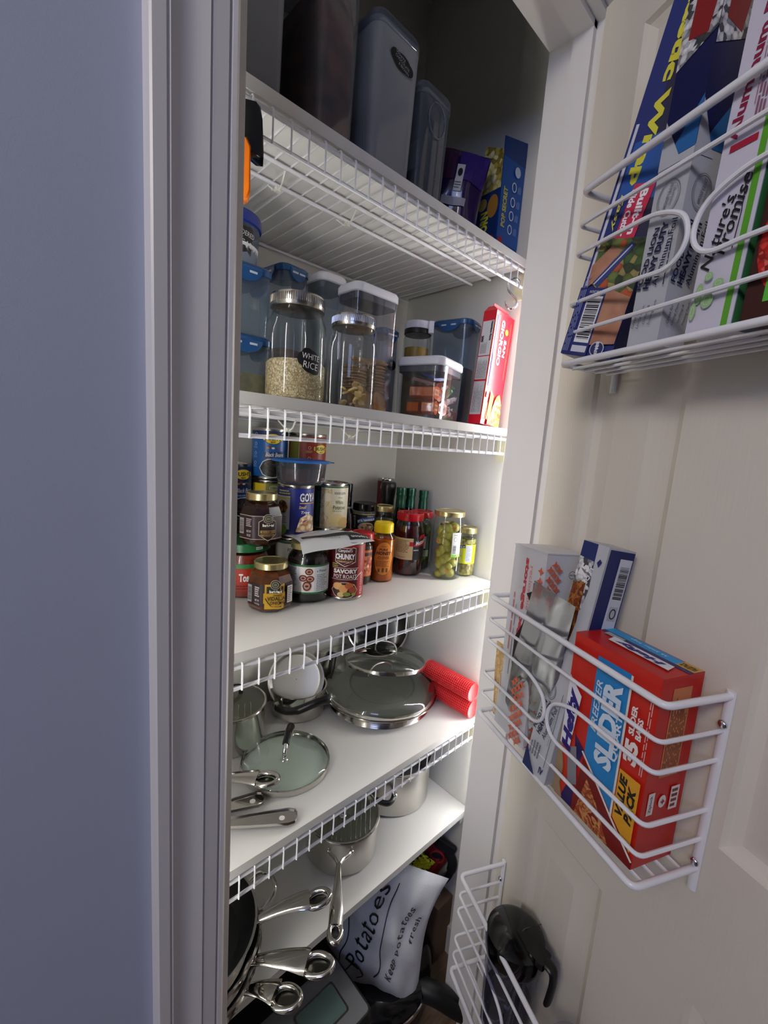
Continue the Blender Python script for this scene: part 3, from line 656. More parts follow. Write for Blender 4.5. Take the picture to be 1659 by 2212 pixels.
# big olive jar with single olives
OX, OY, Rj = .7995, .6188, .0361
FO = FACE(OX, OY, Z3)
t = jar('olive_jar', 'tall jar of big green pimento olives with a pale gold lid, front right', FO, 'jar', [(.030, 0), (.0352, .003), (Rj, .010), (Rj, .128), (.0345, .138), (.0335, .146)], GLASS, None, None, lidp(.0352, .146, .158), GOLD)
P = Print(cyl_map(Rj+.0002), True); P.rect(.011, .056, .034, .112, '#dfe2dd'); P.rect(.0112, .056, .034, .063, '#74b42e'); P.bars(.0135, .062, .0225, .086, rot=True, bg='#eef0ee', n=30); P.oring(.0185, .097, .004, .005, .0007, '#6a6e6a'); P.fine(.0255, .066, .033, .108, 9, '#8a8e8a', rot=True); P.t('SPANISH', .0185, .107, .009, .003, '#5a5e5a'); P.build('label', t)
PIM = mat('pimento', '#c05a1e', .3); MS = MB().sphere((0, 0, 0), (.0112, .0112, .0140), OLV, 14, 9).mesh('olive'); MP = MB().lathe([(.0030, .0130), (.0030, .0140), (.001, .0144)], PIM, 10).mesh('pimento')
pts = []; rr = random.Random(3); tries = 0
fixed = [(.62, .122, 80), (.15, .104, 20), (-.28, .106, 60), (-.62, .112, 10), (.55, .098, 80), (-.12, .088, 30), (-.6, .090, 70), (-.35, .070, 20), (.18, .074, 85), (-.62, .060, 40), (.1, .052, 10), (-.28, .044, 60), (.5, .058, 30), (-.55, .034, 20), (.25, .032, 70), (-.15, .022, 15), (.45, .016, 50), (-.5, .013, 80), (.0, .119, 50), (.62, .078, 10), (.62, .040, 60)]
for u, z, tl in fixed: pts.append((u*.0235, z, tl, 1))
for k in range(14):
    pts.append((rr.uniform(-.012, .012), .014+k*.0082, rr.uniform(0, 90), -.35))
for k, (u, z, tl, fr) in enumerate(pts):
    x = math.sqrt(max(0, .0235**2-u*u))*fr if fr > 0 else -.010
    o = bpy.data.objects.new('olive', MS); COL.objects.link(o)
    o.matrix_world = FO @ TR(x, u, z) @ Euler((R(tl), R(rr.uniform(-60, 100)), R(rr.uniform(0, 90)))).to_matrix().to_4x4()
    tag(o, 'green olive packed in brine inside the tall gold-lidded olive jar', 'olive', 'green olives inside the tall jar')
    if k % 3 == 0: c = bpy.data.objects.new('pimento', MP); COL.objects.link(c); c.parent = o
# caper jar
t = jar('caper_jar', 'small jar of capers with gold lid and yellow label, far right', FACE(.8560, .6050, Z3), 'jar', [(.018, 0), (.0222, .003), (.0228, .008), (.0228, .096), (.0210, .101), (.0208, .105)], GLASS,
        [(.017, .001), (.0212, .004), (.0219, .008), (.0219, .090)], pic('capers', ['#9a9444', '#b0a858', '#7a7434', '#c0b870', '#9a7c48'], 110, .25, bump=.8), lidp(.0236, .104, .118), GOLD)
P = Print(cyl_map(.0230), True); P.rect(-.03, .032, .03, .078, '#d3d41a'); P.rect(.001, .036, .016, .076, '#d8dce6'); P.fine(.002, .038, .015, .075, 10, '#5a6ab0'); P.poly([(-.02, .066), (-.001, .070), (-.001, .078), (-.02, .076)], '#26285e'); P.t('LY', -.006, .072, .009, .005, '#f0f0f0', bold=.03); P.t('oz', -.0095, .050, .005, .004, '#2a2a1c'); P.build('label', t)
jar('caper_jar', 'second small jar with gold lid, just peeking out behind the caper jar', FACE(.8560, .6600, Z3), 'jar', [(.018, 0), (.0218, .004), (.0218, .094), (.019, .102)], GLASS, [(.017, .001), (.021, .004), (.021, .088)], MATS['capers'], lidp(.0230, .103, .116), GOLD)
# three green bottles
GB = glass('green_bottle_glass', '#2a7a52', .9, .03, .06); GC = mat('green_foil_cap', '#114a36', .25, .2)
b0 = None
for x, y, ln in ((.7830, .7640, 'leftmost'), (.8180, .7640, 'middle'), (.8520, .7500, 'rightmost')):
    M = FACE(x, y, Z3)
    zt = {'leftmost': .194, 'middle': .1915, 'rightmost': .187}[ln]; s_ = zt/.194
    t = thing('sparkling_water_bottle', {'leftmost': 'green-necked bottle rising above the red-lidded cherry jar', 'middle': 'green-necked bottle rising above the second red lid', 'rightmost': 'green-necked bottle rising above the gold lid of the big olive jar'}[ln], 'bottle', M, 'three green-necked bottles at the back')
    MB().lathe([(a, b*s_) for a, b in ((.0140, 0), (.0165, .003), (.0170, .01), (.0170, .110), (.0155, .130), (.0125, .145), (.0118, .160))], GB, 24, caps=(True, False)).build('glass', t)
    MB().lathe([(a, b*s_) for a, b in ((.0128, .140), (.0122, .160), (.0116, .172), (.0124, .174), (.0128, .178), (.0120, .182), (.0128, .184), (.0130, .190), (.0122, .194), (.001, .194))], GC, 24).build('cap_foil', t)
# back-row jars
t = jar('bouillon_jar', 'black jar of soup base with a blue and black label and black lid', FACE(.6860, .7890, Z3), 'jar', [(.025, 0), (.028, .004), (.0285, .010), (.0285, .128), (.026, .136)], GLASS, [(.024, .001), (.027, .004), (.0275, .010), (.0275, .126)], mat('dark_base', '#120c08', .3), [(.0285, .138), (.0295, .139), (.0295, .148), (.0290, .154), (.027, .156), (.001, .156)], BLACKG)
P = Print(cyl_map(.0287), True); P.rect(-.04, .080, .04, .132, '#15120e'); P.rect(-.04, .130, .04, .1315, '#c8b87a'); P.bars(-.030, .098, -.022, .126, rot=True, bg='#a8a8ac'); P.poly([(-.016, .108), (.028, .120), (.028, .130), (-.010, .120)], '#2c55a0'); P.t('BETTER THAN BOUILLON', .006, .1165, .042, .0055, '#f4f4f4', rot=8, bold=.04, arc=.0012); P.t('PREMIUM', .014, .1265, .014, .003, '#e0d8c0'); P.ell(.006, .100, .020, .012, '#b8a478'); P.ell(.008, .100, .015, .009, pic('mushroom_print', ['#8a6a44', '#b09068', '#5a4028', '#c8b088'], 180)); P.t('Chicken Base', .006, .087, .024, .003, '#d8c890'); P.build('label', t)
t = jar('sauce_bottle', 'slim black-capped bottle of dark sauce, right of the potato can', FACE(.6480, .8130, Z3), 'bottle', [(.020, 0), (.0245, .004), (.025, .010), (.025, .108), (.022, .124), (.0145, .142), (.0118, .156)], GLASS, [(.019, .001), (.0238, .004), (.0242, .010), (.0242, .106), (.021, .122), (.0135, .140)], mat('soy_sauce', '#1a0805', .1), [(.0122, .145), (.0122, .180), (.0128, .183), (.0128, .198), (.0118, .200), (.001, .200)], BLACKG)
P = Print(cyl_map(.0252), True); P.rect(-.02, .03, .02, .095, '#8a1c14'); P.fine(-.014, .04, .014, .085, 8, '#e8d8b0'); P.build('label', t)
t = jar('pickle_jar', 'plain glass jar with dull gold lid behind the honey cap', FACE(.7230, .7600, Z3), 'jar', [(.022, 0), (.0240, .004), (.0245, .010), (.0245, .125), (.021, .138)], GLASS, [(.021, .001), (.0232, .004), (.0237, .010), (.0237, .118)], mat('brown_pickle', '#4a4424', .4, noise='#6a6434', nscale=60), lidp(.0238, .138, .152), GOLD)
P = Print(cyl_map(.0247), True); P.rect(-.02, .02, .02, .085, '#7f8a3a'); P.build('label', t)
t = jar('pepper_grinder', 'black-topped grinder bottle in front of the dark red corner tin', FACE(.7790, .8080, Z3), 'grinder', [(.019, 0), (.0195, .004), (.0195, .130), (.0170, .140)], GLASS, [(.018, .001), (.0188, .004), (.0188, .120)], mat('peppercorns', '#1a1612', .7, bump=.6, bscale=500), [(.0165, .140), (.0165, .160), (.0185, .176), (.0195, .190), (.0190, .200), (.016, .2035), (.001, .2035)], BLACKP)
# tub with blue lid
t = thing('food_tub', 'round clear tub with thin bright blue lid on top of the cans', 'tub', FACE(.4690, .7370, Z3+.2095))
TUB = glass('tub_plastic', '#c4ccd6', .8, .06, .05, .22, '#9aa4b0')
MB().lathe([(.040, 0), (.043, .002), (.0465, .010), (.0495, .040), (.0500, .044)], TUB, 40, caps=(True, False)).build('bowl', t)
MB().lathe([(.036, .003), (.040, .006), (.043, .030), (.020, .038), (.001, .036)], mat('tub_leftovers', '#4a4248', .8, noise='#6a3c40', nscale=40), 24).build('contents', t)
MB().lathe([(.0500, .042), (.0560, .0425), (.0570, .044), (.0560, .0465), (.0500, .047), (.048, .045), (.001, .045)], mat('blue_lid', '#1f6ac0', .3), 40).box(-.007, .054, .0435, .007, .064, .0452, MATS['blue_lid']).build('lid', t)

# ------------------------------------------------------------------ middle shelf: jars and containers
FROST = glass('frosted_plastic', '#dfe6f0', .7, .12, .04, .20, '#a8bccc')
CLEARB = glass('clear_box_plastic', '#f0f1f8', .9, .03, .07, .03)
WLID = mat('white_plastic_lid', '#dcdce4', .3); SEAL = mat('grey_gasket', '#4a4a52', .4); BLID = mat('navy_blue_lid', '#164a80', .25, coat=.3)
def mason(label, x, y, z, r, h, yaw=0):
    t = thing('mason_jar', label, 'jar', FACE(x, y, z, yaw))
    MB().lathe([(r*.80, .002), (r*.92, .0005), (r*.99, .006), (r, .014), (r, h*.66), (r*.96, h*.74), (r*.86, h*.80), (r*.82, h*.83), (r*.82, h*.85), (r*.84, h*.86), (r*.80, h*.88)], GLASS, 44, caps=(True, False)).build('glass', t)
    b = MB(); b.lathe([(r*.845, h*.865), (r*.875, h*.868), (r*.865, h*.885), (r*.875, h*.90), (r*.872, h*.975), (r*.85, h*.99), (r*.70, h*.992), (r*.69, h*.985), (.001, h*.985)], ZINC, 48)
    for i in range(80):
        a = 2*pi*i/80; c, s_ = math.cos(a)*r*.873, math.sin(a)*r*.873; b.box(c-.0005, s_-.0005, h*.905, c+.0005, s_+.0005, h*.97, ZINC)
    b.build('screw_band', t); return t
RICE = pic('rice_grains', ['#c8b088', '#d8c6a0', '#b89c70', '#cbb48c', '#e2d4b4'], 430, .5, bump=.3)
t = mason('big glass mason jar of rice with a black WHITE RICE sticker, far left front', .3773, .6212, Z2, .0470, .160, 0)
MB().lathe([(.036, .003), (.0440, .007), (.0455, .014), (.0455, .058), (.041, .063), (.02, .061), (.001, .059)], RICE, 40).build('rice', t, kind='stuff')
P = Print(cyl_map(.0472), True); CHK = '#121214'
P.ell(.0225, .060, .0165, .0165, CHK); P.ell(.0095, .063, .008, .0095, CHK); P.ell(.0355, .057, .008, .0095, CHK); P.ell(.017, .0725, .009, .006, CHK); P.ell(.029, .0475, .009, .006, CHK); P.t('WHITE', .0225, .0665, .028, .0080, '#e8e8ea', bold=-.004, rot=-5); P.t('RICE', .0225, .0540, .0235, .0095, '#e8e8ea', bold=-.004, rot=-7); P.build('label', t)
t = mason('glass mason jar with broken crackers at the bottom, right of the rice jar', .4587, .5835, Z2, .0400, .144, 0)
P = Print(cyl_map(.0402), True); EMB = glass('embossed_glass', '#ffffff', 1, .1, .55)
P.t('Ball', .020, .066, .024, .012, EMB, shear=.35, bold=.01, rot=10); P.t('WIDE MOUTH', .012, .036, .030, .004, EMB); P.build('embossing', t)
CRK = mat('cracker', '#c79a5c', .6, noise='#a8743a', nscale=45, bump=.4, bscale=120); CRD = mat('cracker_pale', '#cdb07c', .6, noise='#b08a50', nscale=60)
FM = FACE(.4587, .5835, Z2); rr = random.Random(5)
for k in range(13):
    b = MB(); n = 7; L = rr.uniform(.012, .020); a0 = rr.uniform(0, 6)
    pts = [(L*.5*math.cos(2*pi*i/n+a0)*rr.uniform(.6, 1.1), L*.4*math.sin(2*pi*i/n+a0)*rr.uniform(.6, 1.1)) for i in range(n)]
    b.ring([[(x*.94, y*.94, -.0016) for x, y in pts], [(x, y, 0) for x, y in pts], [(x*.94, y*.94, .0016) for x, y in pts]], CRD)
    a = rr.uniform(-1.9, 1.9); rad = rr.uniform(.008, .024)
    o = b.build('cracker_piece', M=FM @ TR(rad*math.cos(a), rad*math.sin(a), .010+k*.0018+(.016 if k in (3, 7) else 0)) @ Euler((rr.uniform(.2, 1.4), rr.uniform(-.7, .7), rr.uniform(0, 6))).to_matrix().to_4x4())
    tag(o, 'broken cracker piece lying in the bottom of the second mason jar', 'cracker', 'cracker pieces in the mason jar')
def box_bin(name, label, M, hx, hy, h, rad, body, taper=.94, lidf=None, cat='container'):
    """rounded box container: local x and y half sizes, tapering to its foot"""
    t = thing(name, label, cat, M)
    d = min(hx, hy)*(1-taper)
    MB().rbox(0, 0, 0, h, hx, hy, rad, body, 5, [(d+.004, 0), (d+.0005, .003), (d, .008), (0, h)], True).build('body', t)
    return t
def white_lid(t, hx, hy, h, rad):
    MB().rbox(0, 0, 0, 0, hx, hy, rad, SEAL, 5, [(.004, h-.012), (.0025, h-.011), (.0025, h), (.004, h+.001)]).build('gasket', t)
    MB().rbox(0, 0, 0, 0, hx, hy, rad, WLID, 6, [(.001, h), (-.0015, h+.002), (-.0015, h+.012), (.0015, h+.0165), (.006, h+.018)]).rbox(0, 0, 0, 0, hx*.5, hy*.5, rad*.5, WLID, 5, [(0, h+.018), (.001, h+.0195)]).build('lid', t)
def corner(x, y, phi, a, b, z):
    """frame centred on a box whose nearest corner is x,y: a deep along the left face, b wide along the right"""
    p = R(phi); u = Vector((math.cos(p), math.sin(p), 0)); v = Vector((-math.sin(p), math.cos(p), 0)); c = Vector((x, y, z))+u*b/2+v*a/2
    return Matrix.Translation(c) @ Matrix.Rotation(p-pi/2, 4, 'Z')      # local +X = towards the doorway (-v), local +Y = u
# short container with snack packs
CM = corner(.657, .560, 15, .104, .112, Z2)
t = box_bin('storage_container', 'short clear square container of orange snack packs with white pop-up lid', CM, .052, .056, .104, .016, CLEARB)
white_lid(t, .052, .056, .1045, .018)
ORG = mat('orange_wrapper', '#c85a0e', .25, coat=.4, bump=.5, bscale=90); NAVW = mat('navy_wrapper', '#2a3a86', .3)
def pack(w_, d_, h_, m):
    b = MB()
    def f(u, v): return None
    b.ring([[(-w_/2, -d_/2*.2, -h_/2), (w_/2, -d_/2*.2, -h_/2), (w_/2, d_/2*.2, -h_/2), (-w_/2, d_/2*.2, -h_/2)], [(-w_/2, -d_/2, -h_*.3), (w_/2, -d_/2, -h_*.3), (w_/2, d_/2, -h_*.3), (-w_/2, d_/2, -h_*.3)],
            [(-w_/2, -d_/2, h_*.3), (w_/2, -d_/2, h_*.3), (w_/2, d_/2, h_*.3), (-w_/2, d_/2, h_*.3)], [(-w_/2, -d_/2*.2, h_/2), (w_/2, -d_/2*.2, h_/2), (w_/2, d_/2*.2, h_/2), (-w_/2, d_/2*.2, h_/2)]], m)
    return b
k = 0
for (x, y, z, rz, m, lb) in ((.020, -.030, .026, 10, ORG, 'orange'), (.022, .002, .026, -8, ORG, 'orange'), (.018, -.028, .056, 4, ORG, 'orange'), (-.012, -.030, .026, 0, ORG, 'orange'), (-.010, -.028, .057, 8, ORG, 'orange'), (.012, .000, .055, -4, ORG, 'orange')):
    o = pack(.026, .028, .027, m).build('snack_pack', M=CM @ TR(x, y, z) @ RZ(rz), ang=60)
    tag(o, 'shiny orange snack pack in the left half of the short square container', 'snack', 'orange snack packs in the container')
    P = Print(face_map(.0135, .014, .014, '+x')); P.rect(-.012, -.006, .012, .006, '#a8440a' if k % 2 else '#d87a1a'); P.t('PEANUT', 0, 0, .018, .005, '#3a1a50' if k % 2 else '#6a2a0a', bold=.02); P.build('label', o); k += 1
tag(pack(.050, .060, .010, mat('blue_red_packet', '#7a2420', .3)).build('snack_packet', M=CM @ TR(.004, -.012, .080) @ RZ(14) @ Euler((R(10), R(14), 0)).to_matrix().to_4x4(), ang=60), 'flat dark red packet on top of the orange packs', 'packet')
tag(pack(.040, .036, .006, NAVW).build('snack_packet', M=CM @ TR(.020, -.028, .088) @ RZ(-10) @ Euler((R(8), R(24), 0)).to_matrix().to_4x4(), ang=60), 'blue packet lying highest in the short container', 'packet')
WHW = pic('candy_wrapper_print', ['#e8e4e4', '#f4f2f2', '#d8b0a0', '#ece8e8', '#c86a50'], 110, .25); rr = random.Random(11)
for k in range(11):
    w_ = rr.uniform(.012, .022)
    b = MB().tube([(-w_*1.1, 0, 0), (-w_*.8, 0, 0), (-w_*.7, 0, 0), (w_*.7, 0, 0), (w_*.8, 0, 0), (w_*1.1, 0, 0)], [(.006, .0005), (.002, .001), (.007, .005), (.007, .005), (.002, .001), (.006, .0005)], WHW if k % 4 else mat('green_wrapper', '#3a8a5a', .3), 8)
    o = b.build('wrapped_candy', M=CM @ TR(rr.uniform(.008, .032), rr.uniform(.024, .042), .012+k*.0058) @ Euler((rr.uniform(-1, 1), rr.uniform(-.8, .8), rr.uniform(0, 6))).to_matrix().to_4x4())
    tag(o, 'twist-wrapped candy in the right half of the short square container', 'candy', 'wrapped candies in the container')
# tall container with crackers
TM = corner(.507, .640, 0, .066, .107, Z2)
t = box_bin('storage_container', 'tall clear container of round crackers with white pop-up lid', TM, .033, .0535, .212, .014, CLEARB, .90)
white_lid(t, .033, .0535, .212, .016)
MC = MB().lathe([(.019, 0), (.0218, .001), (.0225, .0022), (.0218, .0036), (.019, .0046), (.008, .0044), (.001, .0044)], CRK, 26).mesh('round_cracker')
def crk(x, y, z, rx=0, ry=0, rz=0):
    o = bpy.data.objects.new('round_cracker', MC); COL.objects.link(o); o.matrix_world = TM @ TR(x, y, z) @ Euler((R(rx), R(ry), R(rz))).to_matrix().to_4x4()
    tag(o, 'round golden cracker in the tall clear container', 'cracker', 'round crackers in the tall container')
for k in range(11): crk(.002+.001*math.sin(k), .024+.0012*math.sin(k*2.3), .044+k*.0058, rr.uniform(-3, 3), rr.uniform(-3, 3))
for k in range(9): crk(.000, -.022+.001*math.sin(k*3), .040+k*.0056, rr.uniform(-4, 4), rr.uniform(-4, 4))
crk(.024, .020, .024, 0, 78, 10); crk(.019, .026, .025, 0, 84, 20); crk(.010, .012, .022, 0, 70, 0); crk(.016, -.010, .024, 0, 80, -14); crk(.004, -.022, .022, 0, 74, 8); crk(.006, .026, .102, 0, 14); crk(.006, -.014, .098, 6, 22)
SM = corner(.497, .735, 0, .066, .062, Z2)
t = box_bin('storage_container', 'slim container with white lid behind the rice jar, its lid near the shelf above', SM, .033, .031, .246, .014, FROST, .9)
white_lid(t, .033, .031, .246, .016)
MB().rbox(0, 0, .003, .20, .029, .027, .01, mat('flour', '#b8b2ac', .9, bump=.3, bscale=60), 3).build('contents', t)
# blue clip-lid containers
def clip_lid(t, hx, hy, h, rad, clips=True):
    b = MB().rbox(0, 0, 0, 0, hx, hy, rad, BLID, 5, [(.001, h-.006), (-.003, h-.005), (-.003, h+.004), (.001, h+.007), (.006, h+.007)])
    b.build('lid', t)
    wslot = mat('clip_slot', '#b8c8d8', .4)
    for sx, sy, hw in ((1, 0, hy*.55), (0, -1, hx*.55), (0, 1, hx*.55)):
        n = 8; c = MB()
        rings = []
        for i in range(n+1):
            q = -1+2*i/n; dz = -.020*math.sqrt(max(0, 1-q*q*.92)); w_ = q*hw
            if sx: pts = [(hx+.0035, w_, h+.002), (hx+.006, w_, h-.001), (hx+.006, w_, h+dz), (hx+.0035, w_, h+dz)]
            else: pts = [(w_, sy*(hy+.0035), h+.002), (w_, sy*(hy+.006), h-.001), (w_, sy*(hy+.006), h+dz), (w_, sy*(hy+.0035), h+dz)]
            rings.append(pts)
        c.ring(rings, BLID)
        for q in (-.45, .45):
            if sx: c.box(hx+.0058, q*hw-.006, h-.008, hx+.0068, q*hw+.006, h-.005, wslot)
            else: c.box(q*hw-.006, sy*(hy+.0063)-.0006, h-.008, q*hw+.006, sy*(hy+.0063)+.0006, h-.005, wslot)
        c.build('clip', t)
BM = corner(.809, .622, 12, .096, .064, Z2)
t = box_bin('clip_container', 'tall clear container with blue clip lid beside the red pasta box', BM, .048, .032, .226, .018, FROST, .93)
clip_lid(t, .048, .032, .228, .020)
MB().rbox(0, 0, .003, .13, .043, .027, .014, mat('grey_green_grain', '#4a5450', .9), 4).build('contents', t)
t = box_bin('clip_container', 'tall clip-lid container behind the rice jar, lid touching the wire shelf above', corner(.408, .725, 6, .080, .060, Z2), .040, .030, .238, .014, FROST, .95)
clip_lid(t, .040, .030, .240, .016)
MB().rbox(0, 0, .003, .105, .036, .026, .010, mat('sugar_orange', '#8a5028', .9), 4).build('contents', t)
t = box_bin('clip_container', 'low clip-lid container at the left jamb, bottom of its pair', corner(.2550, .650, 0, .120, .100, Z2), .060, .050, .086, .016, FROST, .95)
clip_lid(t, .060, .050, .088, .018)
MB().rbox(0, 0, .003, .040, .055, .045, .012, mat('cornmeal', '#9a8440', .9, noise='#7a6a38', nscale=80), 4).build('contents', t)
t = box_bin('clip_container', 'upper clip-lid container at the left jamb, under the powdered sugar tub', corner(.2560, .655, 0, .115, .098, Z2+.096), .0575, .049, .092, .016, FROST, .95)
clip_lid(t, .0575, .049, .094, .018)
t = thing('sugar_tub', 'round tub with deep blue lid and black chalk label, high at the left jamb', 'tub', FACE(.3060, .7060, Z2+.1980))
MB().lathe([(.036, 0), (.038, .002), (.0425, .050), (.0432, .062)], TUB, 40, caps=(True, False)).build('bowl', t)
MB().lathe([(.035, .002), (.037, .003), (.0410, .030), (.001, .031)], mat('powdered_sugar', '#e4e4e6', .9), 32).build('sugar', t)
MB().lathe([(.0425, .056), (.0455, .058), (.0455, .070), (.0435, .074), (.001, .074)], mat('deep_blue_lid', '#1a2f86', .25), 40).build('lid', t)
P = Print(lambda u, v, o: Vector(((.0375+v*.095+o)*math.cos(u/.040), (.0375+v*.095+o)*math.sin(u/.040), v)), True)
P.poly([(-.008, .016), (-.004, .013), (.006, .018), (.014, .014), (.026, .018), (.032, .013), (.034, .016), (.034, .050), (.028, .052), (.010, .050), (-.008, .052)], '#141416'); P.t('POWDERED', .017, .042, .040, .0065, '#d8d8da', bold=-.006, rot=-5); P.t('SUGAR', .018, .029, .032, .0075, '#d8d8da', bold=-.006, rot=-7); P.build('label', t)
t = box_bin('clip_container', 'blue clip-lid container half hidden behind the tall cracker container', corner(.655, .735, 0, .070, .055, Z2), .035, .0275, .188, .012, FROST, .95)
clip_lid(t, .035, .0275, .190, .014)
P = Print(face_map(.0355, .0275, 0, '+x')); P.ell(.006, .122, .014, .012, '#141416'); P.t('S', .006, .123, .006, .009, '#d8d8da'); P.build('label', t)
t = thing('spaghetti_jar', 'tall glass jar of yellow pasta with white flip lid behind the short container', 'jar', FACE(.7300, .7000, Z2))
MB().lathe([(.026, 0), (.0295, .004), (.030, .010), (.030, .180), (.0285, .188), (.028, .192)], GLASS, 32, caps=(True, False)).build('glass', t)
MB().lathe([(.020, .003), (.0262, .006), (.0268, .160), (.001, .162)], mat('pasta_yellow', '#a8842a', .5, noise='#7c6420', nscale=60, stretch=(1, 1, .1)), 24).build('pasta', t)
MB().lathe([(.0290, .188), (.0300, .189), (.0300, .198), (.029, .200), (.001, .200)], BLACKP, 32).lathe([(.0302, .199), (.0306, .200), (.0306, .212), (.029, .2145), (.001, .2145)], WLID, 32).box(.012, .022, .190, .026, .0335, .214, WLID, .002).build('lid', t)
# red pasta box leaning on the right wall
LB = corner(.7915, .5560, 0, .0325, .0690, Z2) @ TR(0, 0, .003) @ Matrix.Rotation(R(-5.0), 4, 'X')
t = thing('pasta_box', 'red linguine box leaning on the right wall of the middle shelf', 'box', LB @ TR(0, 0, .123))
REDB = mat('red_carton', '#c8102a', .32)
MB().box(-.01625, -.0345, -.123, .01625, .0345, .1130, REDB).build('carton', t, smooth=False)
b = MB(); b.add([(-.016, -.0345, .1130), (.016, -.0345, .1130), (.004, -.030, .1235), (-.010, -.030, .1235), (-.016, .0345, .1130), (.016, .0345, .1130), (.004, .030, .1235), (-.010, .030, .1235)], [(0, 1, 2, 3), (5, 4, 7, 6), (1, 5, 6, 2), (4, 0, 3, 7)], REDB)
b.box(.001, -.028, .122, .0022, .030, .1300, mat('torn_flap', '#c05a62', .6)).build('flap', t, smooth=False)
P = Print(face_map(.01625, .0345, .123, '+x'))
P.rect(-.0345, -.112, -.0330, .108, '#c8a040'); P.poly([(-.0290, .104), (-.022, .106), (-.0205, -.040), (-.0290, -.044)], '#3a3aa0'); P.rect(-.0205, -.044, -.0195, .106, '#e0b84a')
P.t('SAN', .0105, .044, .036, .0095, '#f8f4f0', rot=-90, bold=.03); P.t('GIORGIO', -.0060, .052, .094, .0125, '#f8f4f0', rot=-90, bold=.03); P.rect(.0225, -.020, .0232, .100, '#d8a040'); P.ell(.0100, .078, .0058, .0062, '#e6b02c')
P.t('LINGUINE NO.18', -.0255, -.006, .062, .0038, '#f4f0f0', rot=-90, bold=.03)
P.rect(-.030, -.066, -.022, -.054, '#e0d8d0'); P.fine(-.029, -.065, -.023, -.055, 3, '#3a3a6a', rot=True)
P.poly([(-.020, -.110), (-.006, -.118), (-.003, -.060), (-.015, -.050)], '#d8a434'); P.line([(-.018, -.106), (-.012, -.055)], .0012, '#b8801c'); P.line([(-.011, -.110), (-.006, -.058)], .0012, '#b8801c')
PAS = pic('linguine_print', ['#e8d070', '#d8e08a', '#7a9a34', '#e05a2c', '#f0e4a0', '#c8b04a'], 130)
P.poly([(-.006, -.122), (.032, -.122), (.030, -.075), (.018, -.052), (.006, -.060), (-.004, -.090)], PAS); P.poly([(-.016, -.122), (-.004, -.122), (-.006, -.100), (-.014, -.102)], '#d84a2c')
P.fine(-.030, -.115, -.022, -.072, 2, '#e8a050', rot=True); P.build('label', t)
P = Print(face_map(.01625, .0345, .123, '-y'))
P.rect(-.0145, .020, .0135, .092, '#cfcfd2'); P.rect(-.0145, -.030, .0135, .018, '#cfcfd2'); P.rect(-.0145, -.104, .0135, -.034, '#c4c4c8'); P.t('Nutrition Facts', .0095, .070, .040, .005, '#101012', rot=-90, bold=.05); P.t('200', -.0095, .055, .014, .006, '#101012', rot=-90, bold=.05)
P.fine(-.012, .024, .004, .050, 8, '#5a5a5e', rot=True, fill=.3); P.fine(-.012, -.028, .012, .014, 12, '#6a6a6e', rot=True, fill=.3); P.fine(-.012, -.100, .012, -.040, 10, '#6a6a6e', rot=True, fill=.25); P.build('side_label', t)

# ------------------------------------------------------------------ top shelf
SMOKE = glass('smoky_plastic', '#c8ccd6', .6, .10, .05, .68, '#d4d8de')
def cereal(label, M, hx, hy, h, m, lid=True, fill=None, fm=None, ring=True):
    t = thing('cereal_container', label, 'container', M)
    MB().rbox(0, 0, 0, h, hx, hy, .018, m, 5, [(.010, 0), (.0065, .004), (.006, .010), (0, h*.96), (0, h)], True).build('body', t)
    if fill: MB().rbox(0, 0, .003, fill, hx-.008, hy-.008, .012, fm, 4, [(.004, .004), (.001, .02), (0, fill*.8), (.008, fill)]).build('contents', t)
    LG = glass('clear_lid_plastic', '#d8dee6', 1, .05, .10, .25, '#c8d0dc')
    if lid:
        MB().rbox(0, 0, 0, 0, hx, hy, .02, LG, 6, [(.002, h-.010), (-.002, h-.008), (-.002, h+.004), (.003, h+.012), (.012, h+.015), (.02, h+.014)]).build('lid', t)
    b = MB(); pts = [(hx+.0002, hy*.5*math.cos(2*pi*i/24), h*.80+.026*math.sin(2*pi*i/24)) for i in range(24)]
    if ring: b.tube(pts, .0011, LG, 6, closed=True).build('moulded_ring', t)
    return t
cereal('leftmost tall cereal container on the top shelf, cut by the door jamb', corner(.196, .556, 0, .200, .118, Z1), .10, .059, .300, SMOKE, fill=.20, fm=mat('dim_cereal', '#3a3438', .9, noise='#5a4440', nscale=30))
CER = mat('dark_cereal', '#352a28', .7, noise='#8a5448', nscale=26, bump=.8, bscale=50)
cereal('tall clear container of dark cereal, second from the left on the top shelf', corner(.356, .560, 0, .200, .074, Z1), .10, .037, .300, glass('clear_cereal_plastic', '#e4e6ec', .8, .05, .06, .20, '#ccd0d6'), fill=.21, fm=CER)
t = cereal('tall milky container with a black oval chalk label on the top shelf', corner(.4515, .560, 0, .200, .0955, Z1), .10, .04775, .205, SMOKE, fill=.10, fm=mat('pale_cereal', '#6a625a', .9, noise='#4a4644', nscale=24), ring=False)
P = Print(face_map(.1002, .04775, 0, '+x'))
for du, dv, ru, rv in ((0, 0, .019, .0115), (-.014, .003, .010, .0085), (.013, -.003, .011, .0085)): P.ell(.004+du, .166+dv, ru, rv, '#0e0e10')
P.t('WHITE', .000, .1725, .020, .0035, '#c8c8cc', rot=-14, bold=-.006); P.t('CHOCOLATE', .004, .166, .030, .004, '#c8c8cc', rot=-14, bold=-.006); P.t('& BROWN', .007, .159, .022, .0038, '#c8c8cc', rot=-14, bold=-.006); P.build('label', t)
cereal('short clear container with a round moulded ring, right of the labelled one', corner(.563, .573, 0, .200, .082, Z1), .10, .041, .180, glass('dim_clear_plastic', '#c8ced8', .8, .05, .06, .32, '#9aa4b2'), fill=.07, fm=MATS['dim_cereal'])
